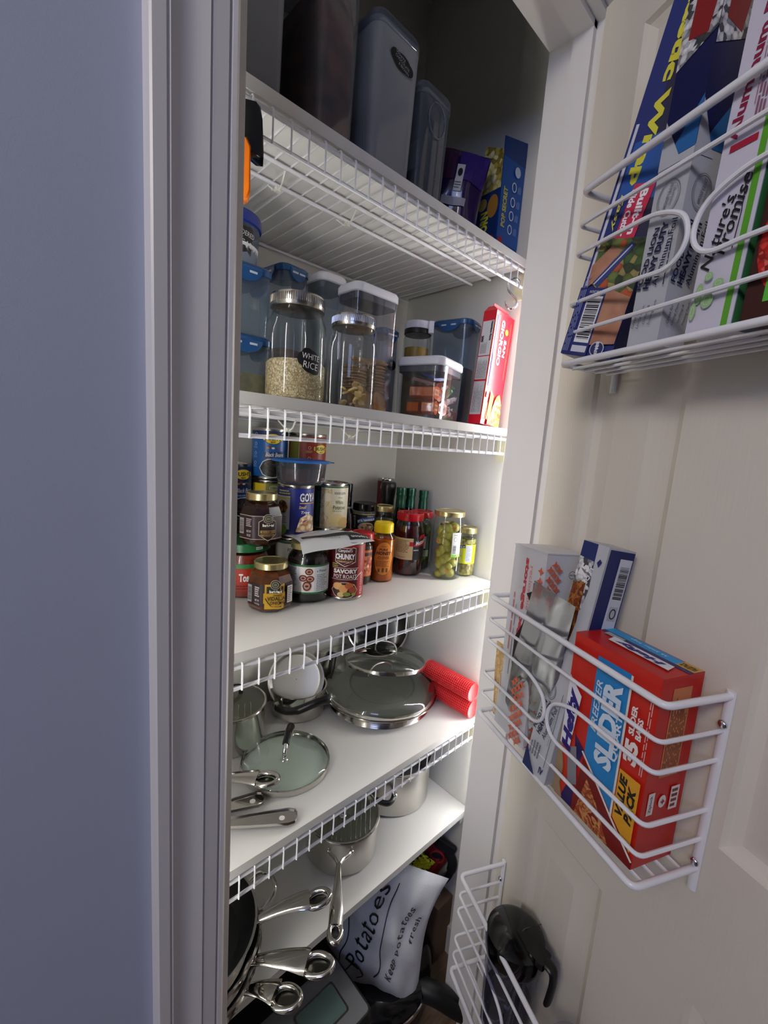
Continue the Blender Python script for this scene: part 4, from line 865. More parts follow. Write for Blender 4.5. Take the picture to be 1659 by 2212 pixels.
# purple chip bag
def pouch(w_, h_, d_, wob=.004, n=14, seed=1, pinch=.9):
    rr = random.Random(seed); ph = [rr.uniform(0, 6) for _ in range(6)]
    def f(u, v, sgn):
        x = (u-.5)*w_*(1-.06*math.sin(pi*v)); z = (v-.5)*h_
        e = (math.sin(pi*u)**.6)*(math.sin(pi*min(1, max(0, v)))**.6)
        y = sgn*d_/2*e+wob*(math.sin(7*u+ph[0]+3*v)+.6*math.sin(11*v+ph[1]-4*u)+.5*math.sin(17*u+ph[2]))*(.3+.7*e)
        return (y, x, z)
    b = MB(); rings = []
    return f
def pouch_mesh(f, m, n=18, mb=None):
    b = mb or MB(); vs = []; fs = []
    for sgn in (1, -1):
        o = len(vs)
        for j in range(n+1):
            for i in range(n+1): vs.append(f(i/n, j/n, sgn))
        for j in range(n):
            for i in range(n):
                a = o+j*(n+1)+i; q = (a, a+1, a+n+2, a+n+1); fs.append(q if sgn > 0 else q[::-1])
    return b.add(vs, fs, m)
PUR = mat('purple_foil', '#2a0f4a', .22, coat=.5)
t = thing('chip_bag', 'purple chip bag with a white panel on the top shelf, behind the short container', 'bag', FACE(.7250, .6300, Z1+.093) @ Euler((R(-8), R(0), R(6))).to_matrix().to_4x4())
f = pouch(.120, .170, .045, .004, seed=3); pouch_mesh(f, PUR).build('bag', t, ang=80)
P = Print(lambda u, v, o: Vector(f(u, v, 1))+Vector((.0008+o*1.5, 0, 0)))
P.curved = True
def pr(u0, v0, u1, v1, c, P=P, n=6):
    vs = []; fs = []
    for i in range(n+1):
        for j in range(n+1): vs.append((u0+(u1-u0)*i/n, v0+(v1-v0)*j/n))
    for i in range(n):
        for j in range(n): a = i*(n+1)+j; fs.append((a, a+n+1, a+n+2, a+1))
    P.add(vs, fs, c)
P.curved = False
pr(.02, .62, .45, .98, '#3a0f3e'); pr(.50, .62, .98, .98, '#2e1670'); pr(.47, .50, .60, .80, '#c8c8cc'); P.fine(.48, .52, .59, .60, 3, '#1a1a1c'); P.ell(.535, .70, .04, .05, '#1a1a20'); pr(.30, .36, .72, .44, '#a8a8b0'); pr(.34, .10, .66, .24, '#a0a0a8'); P.t('D', .50, .17, .2, .10, '#1a1030', bold=.05); P.build('label', t)
# popcorn box with its raised display panel
PB = corner(.8110, .5780, -6, .0600, .0700, Z1)
t = thing('popcorn_box', 'bright blue popcorn box with tall raised back panel at the right of the top shelf', 'box', PB)
BLU = mat('blue_carton', '#103c86', .4)
MB().box(-.030, -.035, .002, .030, .035, .130, BLU).build('carton', t, smooth=False)
b = MB(); b.add([(.0305, -.035, .13), (.0305, .035, .13), (.0305, .035, .238), (.0305, -.035, .224), (.0285, -.035, .13), (.0285, .035, .13), (.0285, .035, .238), (.0285, -.035, .224)], [(0, 1, 2, 3), (5, 4, 7, 6), (0, 3, 7, 4), (1, 5, 6, 2), (2, 6, 7, 3)], BLU)
b.build('display_panel', t, smooth=False)
b = MB(); b.add([(-.029, -.0352, .13), (.030, -.0352, .13), (.030, -.0352, .20), (-.020, -.0352, .225), (-.029, -.036, .13), (.030, -.036, .13), (.030, -.036, .20), (-.020, -.036, .225)], [(3, 2, 1, 0), (4, 5, 6, 7), (0, 1, 5, 4), (2, 3, 7, 6)], pic('popcorn_print', ['#b8a850', '#d8cc80', '#8f8034', '#e8e0a8'], 90)).build('side_panel', t, smooth=False)
P = Print(face_map(.0306, .035, 0, '+x')); P.rect(-.0345, .03, .0345, .19, '#0f50a0'); P.poly([(-.0345, .19), (.0345, .19), (.0345, .236), (-.0345, .222)], '#123878'); P.t('POP SECRET', -.020, .098, .075, .0125, '#d8cc50', rot=90, bold=.04)
for v in (.062, .088, .114, .142): P.oring(.004, v, .0075, .0095, .0022, '#dfe4ee', 18); P.fine(.015, v-.007, .026, v+.008, 3, '#9ab8e0', rot=True)
P.ell(.010, .172, .009, .010, '#c8d4e8'); P.ell(-.026, .028, .008, .012, '#b01c28'); P.build('label', t)
P = Print(face_map(.03, .0355, 0, '-y')); P.rect(-.028, .004, .028, .13, '#10306c'); P.t('POPCORN', -.006, .05, .09, .022, '#d8d030', rot=90, bold=.05); P.ell(.014, .10, .014, .022, '#a87830'); P.ell(-.014, .11, .012, .012, '#c8b460'); P.ell(.016, .03, .010, .014, '#b01c28'); P.build('side_label', t)
t = thing('paper_bag', 'crumpled brown paper bag in the corner behind the blue popcorn box', 'bag', FACE(.8350, .7600, Z1+.100))
pouch_mesh(pouch(.085, .195, .07, .005, seed=9), mat('brown_paper', '#6a4a2e', .8, bump=.5, bscale=30)).build('bag', t, ang=60)
t = thing('carton_flap_box', 'small white cardboard box at the right end of the top shelf, beside the popcorn box', 'box', TR(.8640, .6900, Z1))
MB().box(-.017, -.045, 0, .017, .045, .100, mat('grey_white_card', '#b8b4ac', .7)).add([(-.017, -.045, .100), (.017, -.045, .100), (.016, -.068, .122), (-.010, -.068, .118)], [(0, 1, 2, 3)], MATS['grey_white_card']).build('carton', t, smooth=False)
# clamp with black jaw and orange grip hanging on the top shelf by the jamb
t = thing('spring_clamp', 'black and orange plastic clamp gripping the top shelf beside the left jamb', 'clamp', FACE(.2540, .5240, 0, 0))
b = MB(); ol = [(-.020, .366), (.000, .3665), (.005, .362), (.0075, .350), (.0095, .318), (.0095, .312), (.002, .311), (-.004, .314), (-.020, .322)]
b.ring([[(x, y+(k*.0015 if y < 0 else -k*.0015), z+(-.0012 if z > .34 else .0012)*k) for y, z in ol] for x, k in ((-.010, 1), (-.0085, 0), (.0085, 0), (.010, 1))], BLACKG).build('jaw', t)
b = MB(); ol = [(-.020, .324), (-.009, .326), (-.0045, .318), (-.0040, .272), (-.0065, .264), (-.012, .262), (-.020, .266)]
b.ring([[(x, y+(k*.0015 if y < -.01 else -k*.0015), z+(-.0012 if z > .30 else .0012)*k) for y, z in ol] for x, k in ((.002, 1), (.0035, 0), (.013, 0), (.0145, 1))], mat('orange_plastic', '#f07a0a', .3)).build('grip', t)

# ------------------------------------------------------------------ cookware
def ringz(r, z, tr, m, b=None, n=40, cx=0, cy=0):
    b = b or MB(); b.tube([(cx+r*math.cos(2*pi*i/n), cy+r*math.sin(2*pi*i/n), z) for i in range(n)], tr, m, 8, closed=True); return b
def pan_body(t, r, h, m=None, inner=None, flare=0, name='body'):
    m = m or STEEL
    b = MB(); b.lathe([(r*.92, 0), (r-flare, .004), (r-flare*.6, h*.4), (r, h-.002), (r+.003, h), (r+.0028, h+.0012), (r-.001, h+.0008)], m, 48, caps=(True, False))
    b.lathe([(r-.0012, h+.0008), (r-flare*.6-.003, h*.4), (r-flare-.006, .006), (.001, .005)], inner or BRUSH, 48, caps=(False, False)); b.build(name, t)
def steel_handle(t, p0, p1, wd, z_bow=.012, name='handle', hole=True):
    """cast handle from the pan wall p0 to the tip p1, widening into a ring with a hanging hole"""
    a, c = Vector(p0), Vector(p1); d = (c-a); L = d.length; d.normalize(); sd = Vector((-d.y, d.x, 0)).normalized(); upv = sd.cross(d)*-1
    if upv.z < 0: upv = -upv
    P = []; RD = []; n = 14; e = (L-wd*1.9)/L if hole else 1
    for i in range(n+1):
        q = i/n*e; P.append(a+d*L*q+upv*z_bow*math.sin(pi*q)); RD.append((wd*(.40+.60*min(1, q*1.5)**1.3), .0062-.0014*q))
    b = MB(); b.tube(P, RD, STEEL, 14, side=sd)
    if hole:
        cc = a+d*(L-wd*1.15)+upv*z_bow*.22
        lp = [cc+d*wd*1.30*math.cos(2*pi*i/28)*(1.0 if math.cos(2*pi*i/28) > 0 else .85)+sd*wd*.80*math.sin(2*pi*i/28) for i in range(28)]
        b.tube(lp, (.0048), STEEL, 10, closed=True)
        b.ring([[cc+d*wd*.95*math.cos(2*pi*i/20)+sd*wd*.6*math.sin(2*pi*i/20)-upv*(.004+k*.001) for i in range(20)] for k in (0, 1)], mat('hole_shade', '#4a4844', .3, 1))  # dark disc closes the ring, painting the shade of the hollow hole
    b.build(name, t)
LIDG = glass('lid_glass', '#ebf5ef', 1, .02, .05); DARKIN = mat('dark_nonstick', '#0e0e0f', .3)
def glass_lid(t, r, dome, m=LIDG, rim=STEEL, band=.008):
    n = 8
    MB().lathe([(r*math.cos(pi/2*i/n), band+dome*math.sin(pi/2*i/n)) if i < n else (.0006, band+dome) for i in range(n+1)], m, 52, caps=(False, True)).build('pane', t)
    b = MB(); b.lathe([(r-.002, 0), (r+.0015, .0), (r+.002, band*.5), (r+.001, band+.001), (r-.002, band+.0016), (r-.003, band)], rim, 56, caps=(False, False)); b.build('rim', t)
# saucepan lid with black arch handle, lying on shelf four
t = thing('glass_lid', 'round glass lid with steel rim and black arched handle, front left on the lid shelf', 'lid', FACE(.4260, .6800, Z4+.001, -9))
glass_lid(t, .0860, .016, band=.009)
MB().tube(bez([(.022, 0, .026), (.022, 0, .033), (.018, 0, .044), (.004, 0, .052), (-.022, 0, .0535), (-.046, 0, .046), (-.052, 0, .036), (-.052, 0, .028)], 5), [(.0040, .0022)]*36, CHROME, 10, side=(0, 1, 0)).sphere((.022, 0, .0255), (.0078, .0078, .0035), BRUSH).sphere((.022, 0, .029), (.0035, .0035, .002), CHROME).sphere((-.052, 0, .0255), (.0075, .0075, .0035), BRUSH).build('bracket', t)
MB().tube(bez([(.010, 0, .0485), (-.004, 0, .0530), (-.022, 0, .0545), (-.044, 0, .0490), (-.051, 0, .043)], 5), [(.0070, .0042)]*8+[(.0076, .0055)]*8+[(.0082, .0068)]*5, BLACKP, 12, side=(0, 1, 0)).build('grip', t)
# skillet with two lids
t = thing('skillet', 'wide polished steel skillet under the glass lids at the right of the lid shelf', 'pan', FACE(.7350, .7410, Z4))
pan_body(t, .1430, .026, STEEL, mat('skillet_inner', '#b4b2ac', .4, .6), .016)
t = thing('glass_lid', 'large domed glass lid closing the wide skillet', 'lid', FACE(.7350, .7410, Z4+.0275, 0))
glass_lid(t, .1410, .040, glass('smoke_glass_lid', '#e6ebe6', 1.0, .02, .08), band=.008)
MB().tube(bez([(.022, -.030, .040), (.020, -.026, .054), (.010, -.014, .066), (-.006, .008, .066), (-.018, .026, .054), (-.020, .030, .040)], 5), .0022, CHROME, 8).build('wire_handle', t)
t = thing('glass_lid', 'smaller glass lid with wire handle propped tilted on the large lid', 'lid', TR(.7300, .7240, Z4+.104) @ Matrix.Rotation(R(-8), 4, 'X') @ Matrix.Rotation(R(7), 4, 'Y') @ RZ(222))
glass_lid(t, .1000, .026, MATS['smoke_glass_lid'], band=.007)
MB().tube(bez([(-.010, -.028, .025), (-.008, -.026, .040), (-.004, -.018, .050), (0, 0, .053), (.004, .018, .050), (.008, .026, .040), (.010, .028, .025)], 5), .0017, CHROME, 8).build('wire_handle', t)
t = thing('pan_lid', 'dark steel-rimmed lid leaning upright in the back right corner behind the skillet', 'lid', TR(.8020, .8330, Z4+.150) @ Vector((-.45, -.75, .48)).to_track_quat('Z', 'Y').to_matrix().to_4x4())
MB().lathe([(.001, .012), (.045, .010), (.076, .003), (.088, -.006), (.086, -.008), (.072, 0), (.045, .007), (.001, .009)], mat('dark_lid_metal', '#3a3a38', .18, .9), 52, caps=(False, False)).build('dome', t)
ringz(.088, -.006, .0032, STEEL).build('rim', t)
MB().tube(bez([(-.02, .006, .010), (-.018, .005, .028), (0, 0, .036), (.018, -.005, .028), (.02, -.006, .010)], 5), .0022, CHROME, 8).build('wire_handle', t)
# red silicone rolls: rods with a raised grid
RSI = mat('red_silicone', '#d4141c', .42)
def roll(x, y, z, L, r, label, rx=0, rz=0):
    t = thing('silicone_roll', label, 'baking mat', TR(x, y, z) @ RZ(rz) @ Matrix.Rotation(R(rx), 4, 'X'))
    MB().tube([(0, -L/2, 0), (0, L/2, 0)], r-.0012, RSI, 30).build('mat', t)
    b = MB(); n = int(L/.0052)
    for i in range(n+1): ringp = [(r*math.cos(2*pi*k/24), -L/2+L*i/n, r*math.sin(2*pi*k/24)) for k in range(24)]; b.tube(ringp, .0006, mat('red_silicone_rib', '#f0484c', .4), 4, closed=True)
    for k in range(26): a = 2*pi*k/26; b.tube([(r*math.cos(a), -L/2, r*math.sin(a)), (r*math.cos(a), L/2, r*math.sin(a))], .0006, MATS['red_silicone_rib'], 4)
    b.build('grid_ribs', t, kind='stuff')
roll(.8590, .6000, Z4+.0232, .125, .0228, 'red gridded silicone roll lying on the lid shelf along the right wall')
roll(.8550, .6120, Z4+.0680, .145, .0222, 'red gridded silicone roll stacked on top of the other one', 0)
# small saucepan with black handle and a lid standing in it
CP = FACE(.5450, .8250, Z4)
t = thing('saucepan', 'small steel saucepan with long black handle at the back of the lid shelf', 'pan', CP)
pan_body(t, .0640, .062, STEEL, DARKIN)
MB().tube([(.052, -.046, .040), (.058, -.052, .041), (.066, -.044, .043)], [(.010, .004), (.010, .005), (.008, .006)], BRUSH, 10, side=(0, 0, 1)).build('bracket', t)
MB().tube(bez([(.062, -.048, .042), (.080, -.028, .044), (.094, -.002, .054), (.096, .030, .068), (.090, .058, .074), (.086, .066, .074)], 6), [(.0085, .0065)]*12+[(.0095, .008)]*12+[(.011, .0085)]*7, BLACKP, 12, side=(0, 0, 1)).build('handle', t)
ringz(.0085, 0, .0011, CHROME, n=20).build('hanging_ring', t).matrix_local = TR(.0840, .070, .076) @ Matrix.Rotation(R(70), 4, 'X')
t = thing('pan_lid', 'steel lid standing on edge inside the small black-handled saucepan', 'lid', TR(.5350, .8230, Z4+.078) @ Vector((-.52, -.74, .52)).to_track_quat('Z', 'Y').to_matrix().to_4x4())
MB().lathe([(.001, 0), (.050, 0), (.056, .001), (.062, .005), (.0655, .005), (.0665, .003), (.0650, .001), (.057, -.003), (.001, -.006)], BRUSH, 44, caps=(False, False)).build('disc', t, ang=12)
t = thing('black_handle_pan', 'black-handled pan standing against the back wall right of the small saucepan', 'pan', TR(.6900, .8700, Z4+.001))
MB().tube(bez([(-.012, -.004, .086), (-.020, -.010, .070), (-.030, -.018, .048), (-.040, -.022, .030)], 5), [(.010, .006)]*16, BLACKP, 10, side=(1, 0, 0)).build('handle', t)
MB().box(-.05, .004, 0, .04, .016, .09, BRUSH, .004).build('body', t)
# covered saucepan at the left jamb
def ribbed_disc(t, r, z, m, name='pane', dome=.012):
    b = MB(); b.lathe([(r, z), (r*.8, z+dome*.55), (r*.5, z+dome*.85), (.001, z+dome)], m, 44, caps=(False, False)); b.build(name, t)
t = thing('covered_saucepan', 'steel saucepan with domed glass lid, half hidden by the left door jamb', 'pan', FACE(.3720, .8180, Z4))
pan_body(t, .0700, .080, STEEL)
glg = glass('vent_lid_glass', '#d8dccc', 1, .04, .06, .15, '#c8ccbc')
ribbed_disc(t, .070, .083, glg); ringz(.0710, .083, .0028, STEEL).build('rim', t)
MB().tube(bez([(.02, -.02, .090), (.016, -.018, .108), (0, 0, .116), (-.016, .018, .108), (-.02, .02, .090)], 5), (.005), BLACKP, 10).build('grip', t)
b = MB()
for k in range(8): y = -.045+k*.012; x = math.sqrt(max(0, .069**2-y*y)); b.tube([(x*.45, y, .0935), (x*.97, y, .0850)], .0009, mat('lid_rib_line', '#7a7a6c', .4), 5)
b.build('strainer_lines', t)
# handles poking out at the left of shelf four
t = thing('small_pan', 'small steel frying pan whose handle pokes past the left jamb on the lid shelf', 'pan', TR(.2150, .7550, Z4))
pan_body(t, .0950, .030, STEEL, BRUSH, .01)
steel_handle(t, (.070, -.058, .026), (.153, -.139, .036), .0180, .006)
for k, (x, y, a, L, lb) in enumerate(((.249, .647, -20, .100, 'upper of two steel measuring cups lying with handles to the right at the left jamb'), (.262, .616, -31, .128, 'lower steel measuring cup with a long trough handle near the shelf edge'))):
    t = thing('measuring_cup', lb, 'measuring cup', TR(x, y, Z4+.001+.006*(1-k)) @ RZ(a))
    MB().lathe([(.026, 0), (.031, .004), (.033, .026), (.035, .027), (.034, .028), (.031, .026), (.029, .006), (.001, .003)], STEEL, 28, -.035, 0, caps=(True, False)).build('cup', t)
    b = MB(); w_ = .0135; rr_ = []
    w_ = .0160; outl = [(0, -.008), (L*.4, -w_*.8), (L*.88, -w_), (L*.97, -w_*.8), (L, -w_*.35), (L, w_*.35), (L*.97, w_*.8), (L*.88, w_), (L*.4, w_*.8), (0, .008)]
    for ins, z in ((0, .008), (.0004, .0125), (.0020, .0125), (.0036, .0095)):
        cx = L*.55; rr_.append([(x_+(cx-x_)*ins*8, y_-math.copysign(min(abs(y_), ins*1.1), y_), z) for x_, y_ in outl])
    b.ring(rr_, STEEL, True, True); b.lathe([(.0048, .0098), (.0048, .0102)], BOARD, 18, L*.80, -.002); b.build('handle', t)
# big pot with black side handles, shelf five
t = thing('stock_pot', 'satin steel pot with black loop handle at the right of the lowest shelf', 'pot', FACE(.7730, .7130, Z5))
pan_body(t, .1010, .112, BRUSH)
MB().lathe([(.1015, .113), (.1030, .116), (.098, .120), (.06, .130), (.001, .134)], mat('steel_dark_reflection', '#3a3a3c', .12, 1), 48, caps=(False, False)).build('lid', t)  # steel lid coloured dark: its dark reflection is put into the base colour
ringz(.1025, .1145, .0026, STEEL).build('rim', t)
MB().tube(bez([(.078, -.058, .078), (.098, -.066, .074), (.118, -.052, .070), (.132, -.010, .068), (.126, .006, .068), (.110, .012, .072), (.099, .012, .078)], 6), [(.0072, .0060)]*37, BLACKP, 12, side=(0, 0, 1)).build('side_handle', t)
MB().tube([(.072, -.066, .082), (.092, -.066, .074)], .0045, CHROME, 8).tube([(.099, .014, .082), (.113, .012, .072)], .0045, CHROME, 8).sphere((.112, .014, .075), .006, CHROME).build('handle_bracket', t)
MB().tube(bez([(.03, 0, .128), (.03, 0, .146), (0, 0, .152), (-.03, 0, .146), (-.03, 0, .128)], 5), .006, BLACKP, 10).build('lid_handle', t)
# saucepan with see-through lid and long steel handle, shelf five
t = thing('lidded_saucepan', 'steel saucepan with glass lid, its long riveted handle pointing at the doorway', 'pan', FACE(.5690, .6600, Z5, -1))
pan_body(t, .0800, .080, BRUSH)
ribbed_disc(t, .0790, .083, glg, dome=.012); ringz(.0800, .0825, .0027, STEEL).build('rim', t)
b = MB()
for k in range(13): y = -.060+k*.010; x = math.sqrt(.077**2-y*y); b.tube([(x*.97, y, .0850), (x*.3, y, .0925), (-x*.5, y, .0915)], .0010, MATS['lid_rib_line'], 5)
b.build('strainer_lines', t)
MB().tube(bez([(.022, 0, .092), (.022, 0, .104), (.010, 0, .114), (-.010, 0, .114), (-.022, 0, .104), (-.022, 0, .092)], 5), (.0038, .0022), CHROME, 8, side=(0, 1, 0)).sphere((.022, 0, .0945), (.0075, .0075, .003), BRUSH).sphere((.022, 0, .098), (.0035, .0035, .002), CHROME).build('lid_handle', t)
MB().tube(bez([(.079, -.022, .066), (.088, -.021, .068), (.104, -.008, .071), (.122, 0, .074)], 5), (.0045, .0028), STEEL, 8, side=(0, 0, 1)).tube(bez([(.079, .022, .066), (.088, .021, .068), (.104, .008, .071), (.122, 0, .074)], 5), (.0045, .0028), STEEL, 8, side=(0, 0, 1)).sphere((.0815, -.024, .066), .0048, CHROME).sphere((.0815, .024, .066), .0048, CHROME).build('handle_yoke', t)
steel_handle(t, (.118, 0, .073), (.262, .004, .083), .0125, .006)
# stacked frying pans at the left of shelf five
PC = Vector((.2150, .6350, Z5))
for k, (z, r, tip, lb, off) in enumerate(((0, .1240, (.3200, .4480, Z5+.055), 'bottom frying pan of the stack on the lowest shelf, handle lowest in view', (0, 0)),
                                 (.022, .1210, (.3740, .4400, Z5+.078), 'middle frying pan of the stack on the lowest shelf, handle pointing right', (.004, .004)),
                                 (.045, .1170, (.4230, .5160, Z5+.104), 'top black-lined frying pan of the stack, handle reaching behind the saucepan handle', (0, .004)))):
    c = PC+Vector((off[0], off[1], z)); t = thing('frying_pan', lb, 'pan', Matrix.Translation(c)); pan_body(t, r, .040, STEEL, DARKIN, .022)
    tp = Vector(tip)-c; d = Vector((tp.x, tp.y, 0)).normalized(); root = d*(r-.002)+Vector((0, 0, .030))
    steel_handle(t, root, tp, (.0195, .0200, .0175)[k], .010)
    if k == 2:
        q = Vector((math.cos(R(-8)), math.sin(R(-8)), 0)); p = Vector((-q.y, q.x, 0)); e = q*r+Vector((0, 0, .030))
        MB().tube(bez([e+p*.026, e+q*.022+p*.028+Vector((0, 0, .010)), e+q*.038+p*.008+Vector((0, 0, .014)), e+q*.036-p*.018+Vector((0, 0, .012)), e+q*.012-p*.030, e-p*.030], 6), (.0055, .0035), STEEL, 10).build('helper_handle', t)

# ------------------------------------------------------------------ closet floor
# bread-machine-like cooker with grey control panel
GREYP = mat('grey_panel', '#6e6e70', .35); LCD = mat('lcd_glass', '#5a6e68', .15)
t = thing('electric_cooker', 'black countertop cooker with grey control panel and green-grey display, on the floor', 'appliance', TR(.3950, .6100, ZF))
MB().rbox(0, 0, 0, .205, .150, .120, .020, BLACKP, 4, [(.004, 0), (0, .01), (0, .195), (.006, .205)]).build('housing', t)
MB().box(-.060, -.112, .205, .140, .010, .209, GREYP, .008).build('control_panel', t)
MB().rbox(.060, -.055, .2085, .2105, .048, .032, .006, CHROME, 3).build('display_bezel', t); MB().rbox(.060, -.055, .2095, .2115, .044, .028, .005, LCD, 3).build('display', t)
# slow cooker with steel band, black
t = thing('black_pot', 'round black cooker with a steel band under the potato sack', 'appliance', TR(.6700, .6300, ZF) @ Matrix.Diagonal((1.1, 1.1, .66, 1)))
MB().lathe([(.10, 0), (.125, .006), (.130, .03), (.132, .120), (.128, .132)], BLACKG, 48).lathe([(.125, .126), (.1345, .128), (.1345, .133), (.124, .150), (.09, .164), (.001, .170)], BLACKG, 48).build('housing', t)
MB().lathe([(.1325, .096), (.1345, .098), (.1345, .112), (.1325, .114)], CHROME, 48, caps=(False, False)).build('steel_band', t)
t = thing('black_hose', 'fat black flexible hose lying on the floor at the right', 'hose', TR(0, 0, 0))
MB().tube(bez([(.690, .590, -1.300), (.700, .545, -1.285), (.715, .505, -1.272), (.735, .475, -1.275), (.765, .445, -1.300), (.790, .425, -1.322)], 6), .023, mat('matt_black', '#0c0c0e', .5), 16).build('tube', t)
t = thing('black_bin', 'black plastic box on the floor behind the potato sack', 'box', TR(.560, .830, ZF))
MB().rbox(0, 0, 0, .24, .10, .05, .01, BLACKP, 3).build('body', t)
# potato sack: cushion-shaped cloth bag standing on the black cooker
SACK = mat('white_sack_cloth', '#d6d8de', .65, bump=.5, bscale=700)
KM = TR(.6560, .5950, -1.1250) @ Matrix.Rotation(math.atan2(-.603, -.635), 4, 'Z') @ Matrix.Rotation(R(-14), 4, 'X') @ Matrix.Rotation(R(-12), 4, 'Y')
t = thing('potato_sack', 'white cloth potato sack with black script lettering slumped under the lowest shelf', 'sack', KM)
def sack(u, v, sg=1, o=0):
    w_ = .250*(1-.10*math.sin(pi*v)+.10*(v < .2)*(.2-v)*5); h_ = .290
    e = (math.sin(pi*min(1, max(0, u))))**.5*(math.sin(pi*min(1, max(0, v))))**.45
    x = sg*.048*e+.0075*math.sin(6*u+7.8*v+1)*e+.0060*abs(math.sin(9*u-6*v))*e+.0045*math.sin(19*v+6*u)*e+.003*math.sin(31*u+12*v)*e+.008*math.exp(-((u-.75)**2+(v-.25)**2)*30)
    y = (u-.5)*w_+.010*math.sin(5*v+1); z = (v-.5)*h_-.030*(u > .55)*(u-.55)*(1-v)*2
    return Vector((x+o*1.2+(.0006 if o else 0), y, z))
pouch_mesh(lambda u, v, sg: sack(u, v, sg), SACK, 30).build('cloth', t, ang=80)
P = Print(lambda u, v, o: sack(u, v, 1, o*1.6+.0006)); INK = '#16161e'
def spaced(P, txt, cu, cv, w_, h_, rot, col, n=None, **k):
    """letters one by one so that they follow the cloth"""
    L = len(txt); c, s_ = math.cos(R(rot)), math.sin(R(rot)); adv = {'i': .5, 'l': .5, 't': .8, "'": .4, ' ': .7}
    ws = [adv.get(ch, 1) for ch in txt]; tot = sum(ws); x = -w_/2
    for ch, q in zip(txt, ws):
        cw = w_*q/tot; xc = x+cw/2; x += cw
        if ch == ' ': continue
        hh = h_*(1 if (ch.isupper() or ch in 'tlkhdb') else .68); yy = -(h_-hh)/2
        P.t(ch, cu+xc*c-yy*s_, cv+xc*s_+yy*c, cw*.78, hh, col, rot, **k)
spaced(P, 'Potatoes', .34, .55, .72, .15, 78, INK, bold=.0)
P.line([(q.x, q.y) for q in bez([(.20, .13, 0), (.24, .16, 0), (.27, .22, 0), (.33, .24, 0), (.40, .17, 0), (.36, .12, 0)], 5)], .012, INK)
P.line([(q.x, q.y) for q in bez([(.17, .84, 0), (.14, .62, 0), (.17, .42, 0), (.13, .26, 0), (.18, .12, 0)], 6)], .010, INK)
P.line([(q.x, q.y) for q in bez([(.54, .92, 0), (.52, .72, 0), (.50, .50, 0), (.53, .34, 0), (.50, .20, 0)], 6)], .010, INK)
spaced(P, 'Keep potatoes', .68, .55, .56, .065, 78, '#3a3a42'); spaced(P, 'fresh', .82, .66, .20, .055, 78, '#3a3a42')
P.build('lettering', t)
b = MB(); fx = pouch(.055, .075, .012, .002, seed=6)
t = thing('snack_sleeve', 'yellow bag with black speckles poking up behind the potato sack', 'bag', TR(.7850, .6150, -1.0850) @ Matrix.Rotation(math.atan2(-.6, -.8), 4, 'Z') @ Matrix.Rotation(R(-30), 4, 'X'))
pouch_mesh(pouch(.060, .110, .014, .002, seed=6), pic('yellow_speckle', ['#c8d020', '#d8dc30', '#c8d020', '#1c1c12', '#d0d828'], 160, .4)).build('bag', t, ang=80)
t = thing('oven_mitt', 'dark red and black cloth mitt hanging in the back right corner above the floor', 'mitt', TR(.8400, .6000, -1.0950) @ Matrix.Rotation(math.atan2(-.6, -.8), 4, 'Z') @ Matrix.Rotation(R(-24), 4, 'X'))
REDC = mat('dark_red_cloth', '#8a1420', .8, bump=.4, bscale=400); BLC = mat('black_cloth', '#101014', .8, bump=.4, bscale=400)
pouch_mesh(pouch(.060, .150, .022, .004, seed=12), REDC).build('palm', t, ang=80)
MB().tube(bez([(.004, .016, .060), (.006, .040, .040), (.004, .052, -.002), (.002, .048, -.040)], 6), [(.012, .008)]*10+[(.009, .006)]*9, BLC, 10).build('thumb', t)
MB().tube([(.012, -.004+.018*math.cos(a), .038+.016*math.sin(a)) for a in [2*pi*i/18 for i in range(18)]], .0032, REDC, 6, closed=True).sphere((.006, -.004, .038), (.006, .017, .015), BLC).build('loop', t)
MB().box(-.004, -.024, .058, .010, .030, .082, BLC, .004).build('cuff', t)
t = thing('rack_leg', 'thin white plastic rod slanting down in front of the brown carton', 'rod', TR(0, 0, 0))
MB().tube([(.852, .580, -1.170), (.868, .560, -1.225)], .003, WIRE, 8).build('rod', t)
t = thing('floor_carton', 'brown cardboard carton on the floor against the right wall', 'box', TR(.850, .700, ZF))
MB().box(-.030, -.15, 0, .030, .18, .17, mat('cardboard', '#7a5f48', .8, noise='#6a4f3a', nscale=12)).build('carton', t, smooth=False)

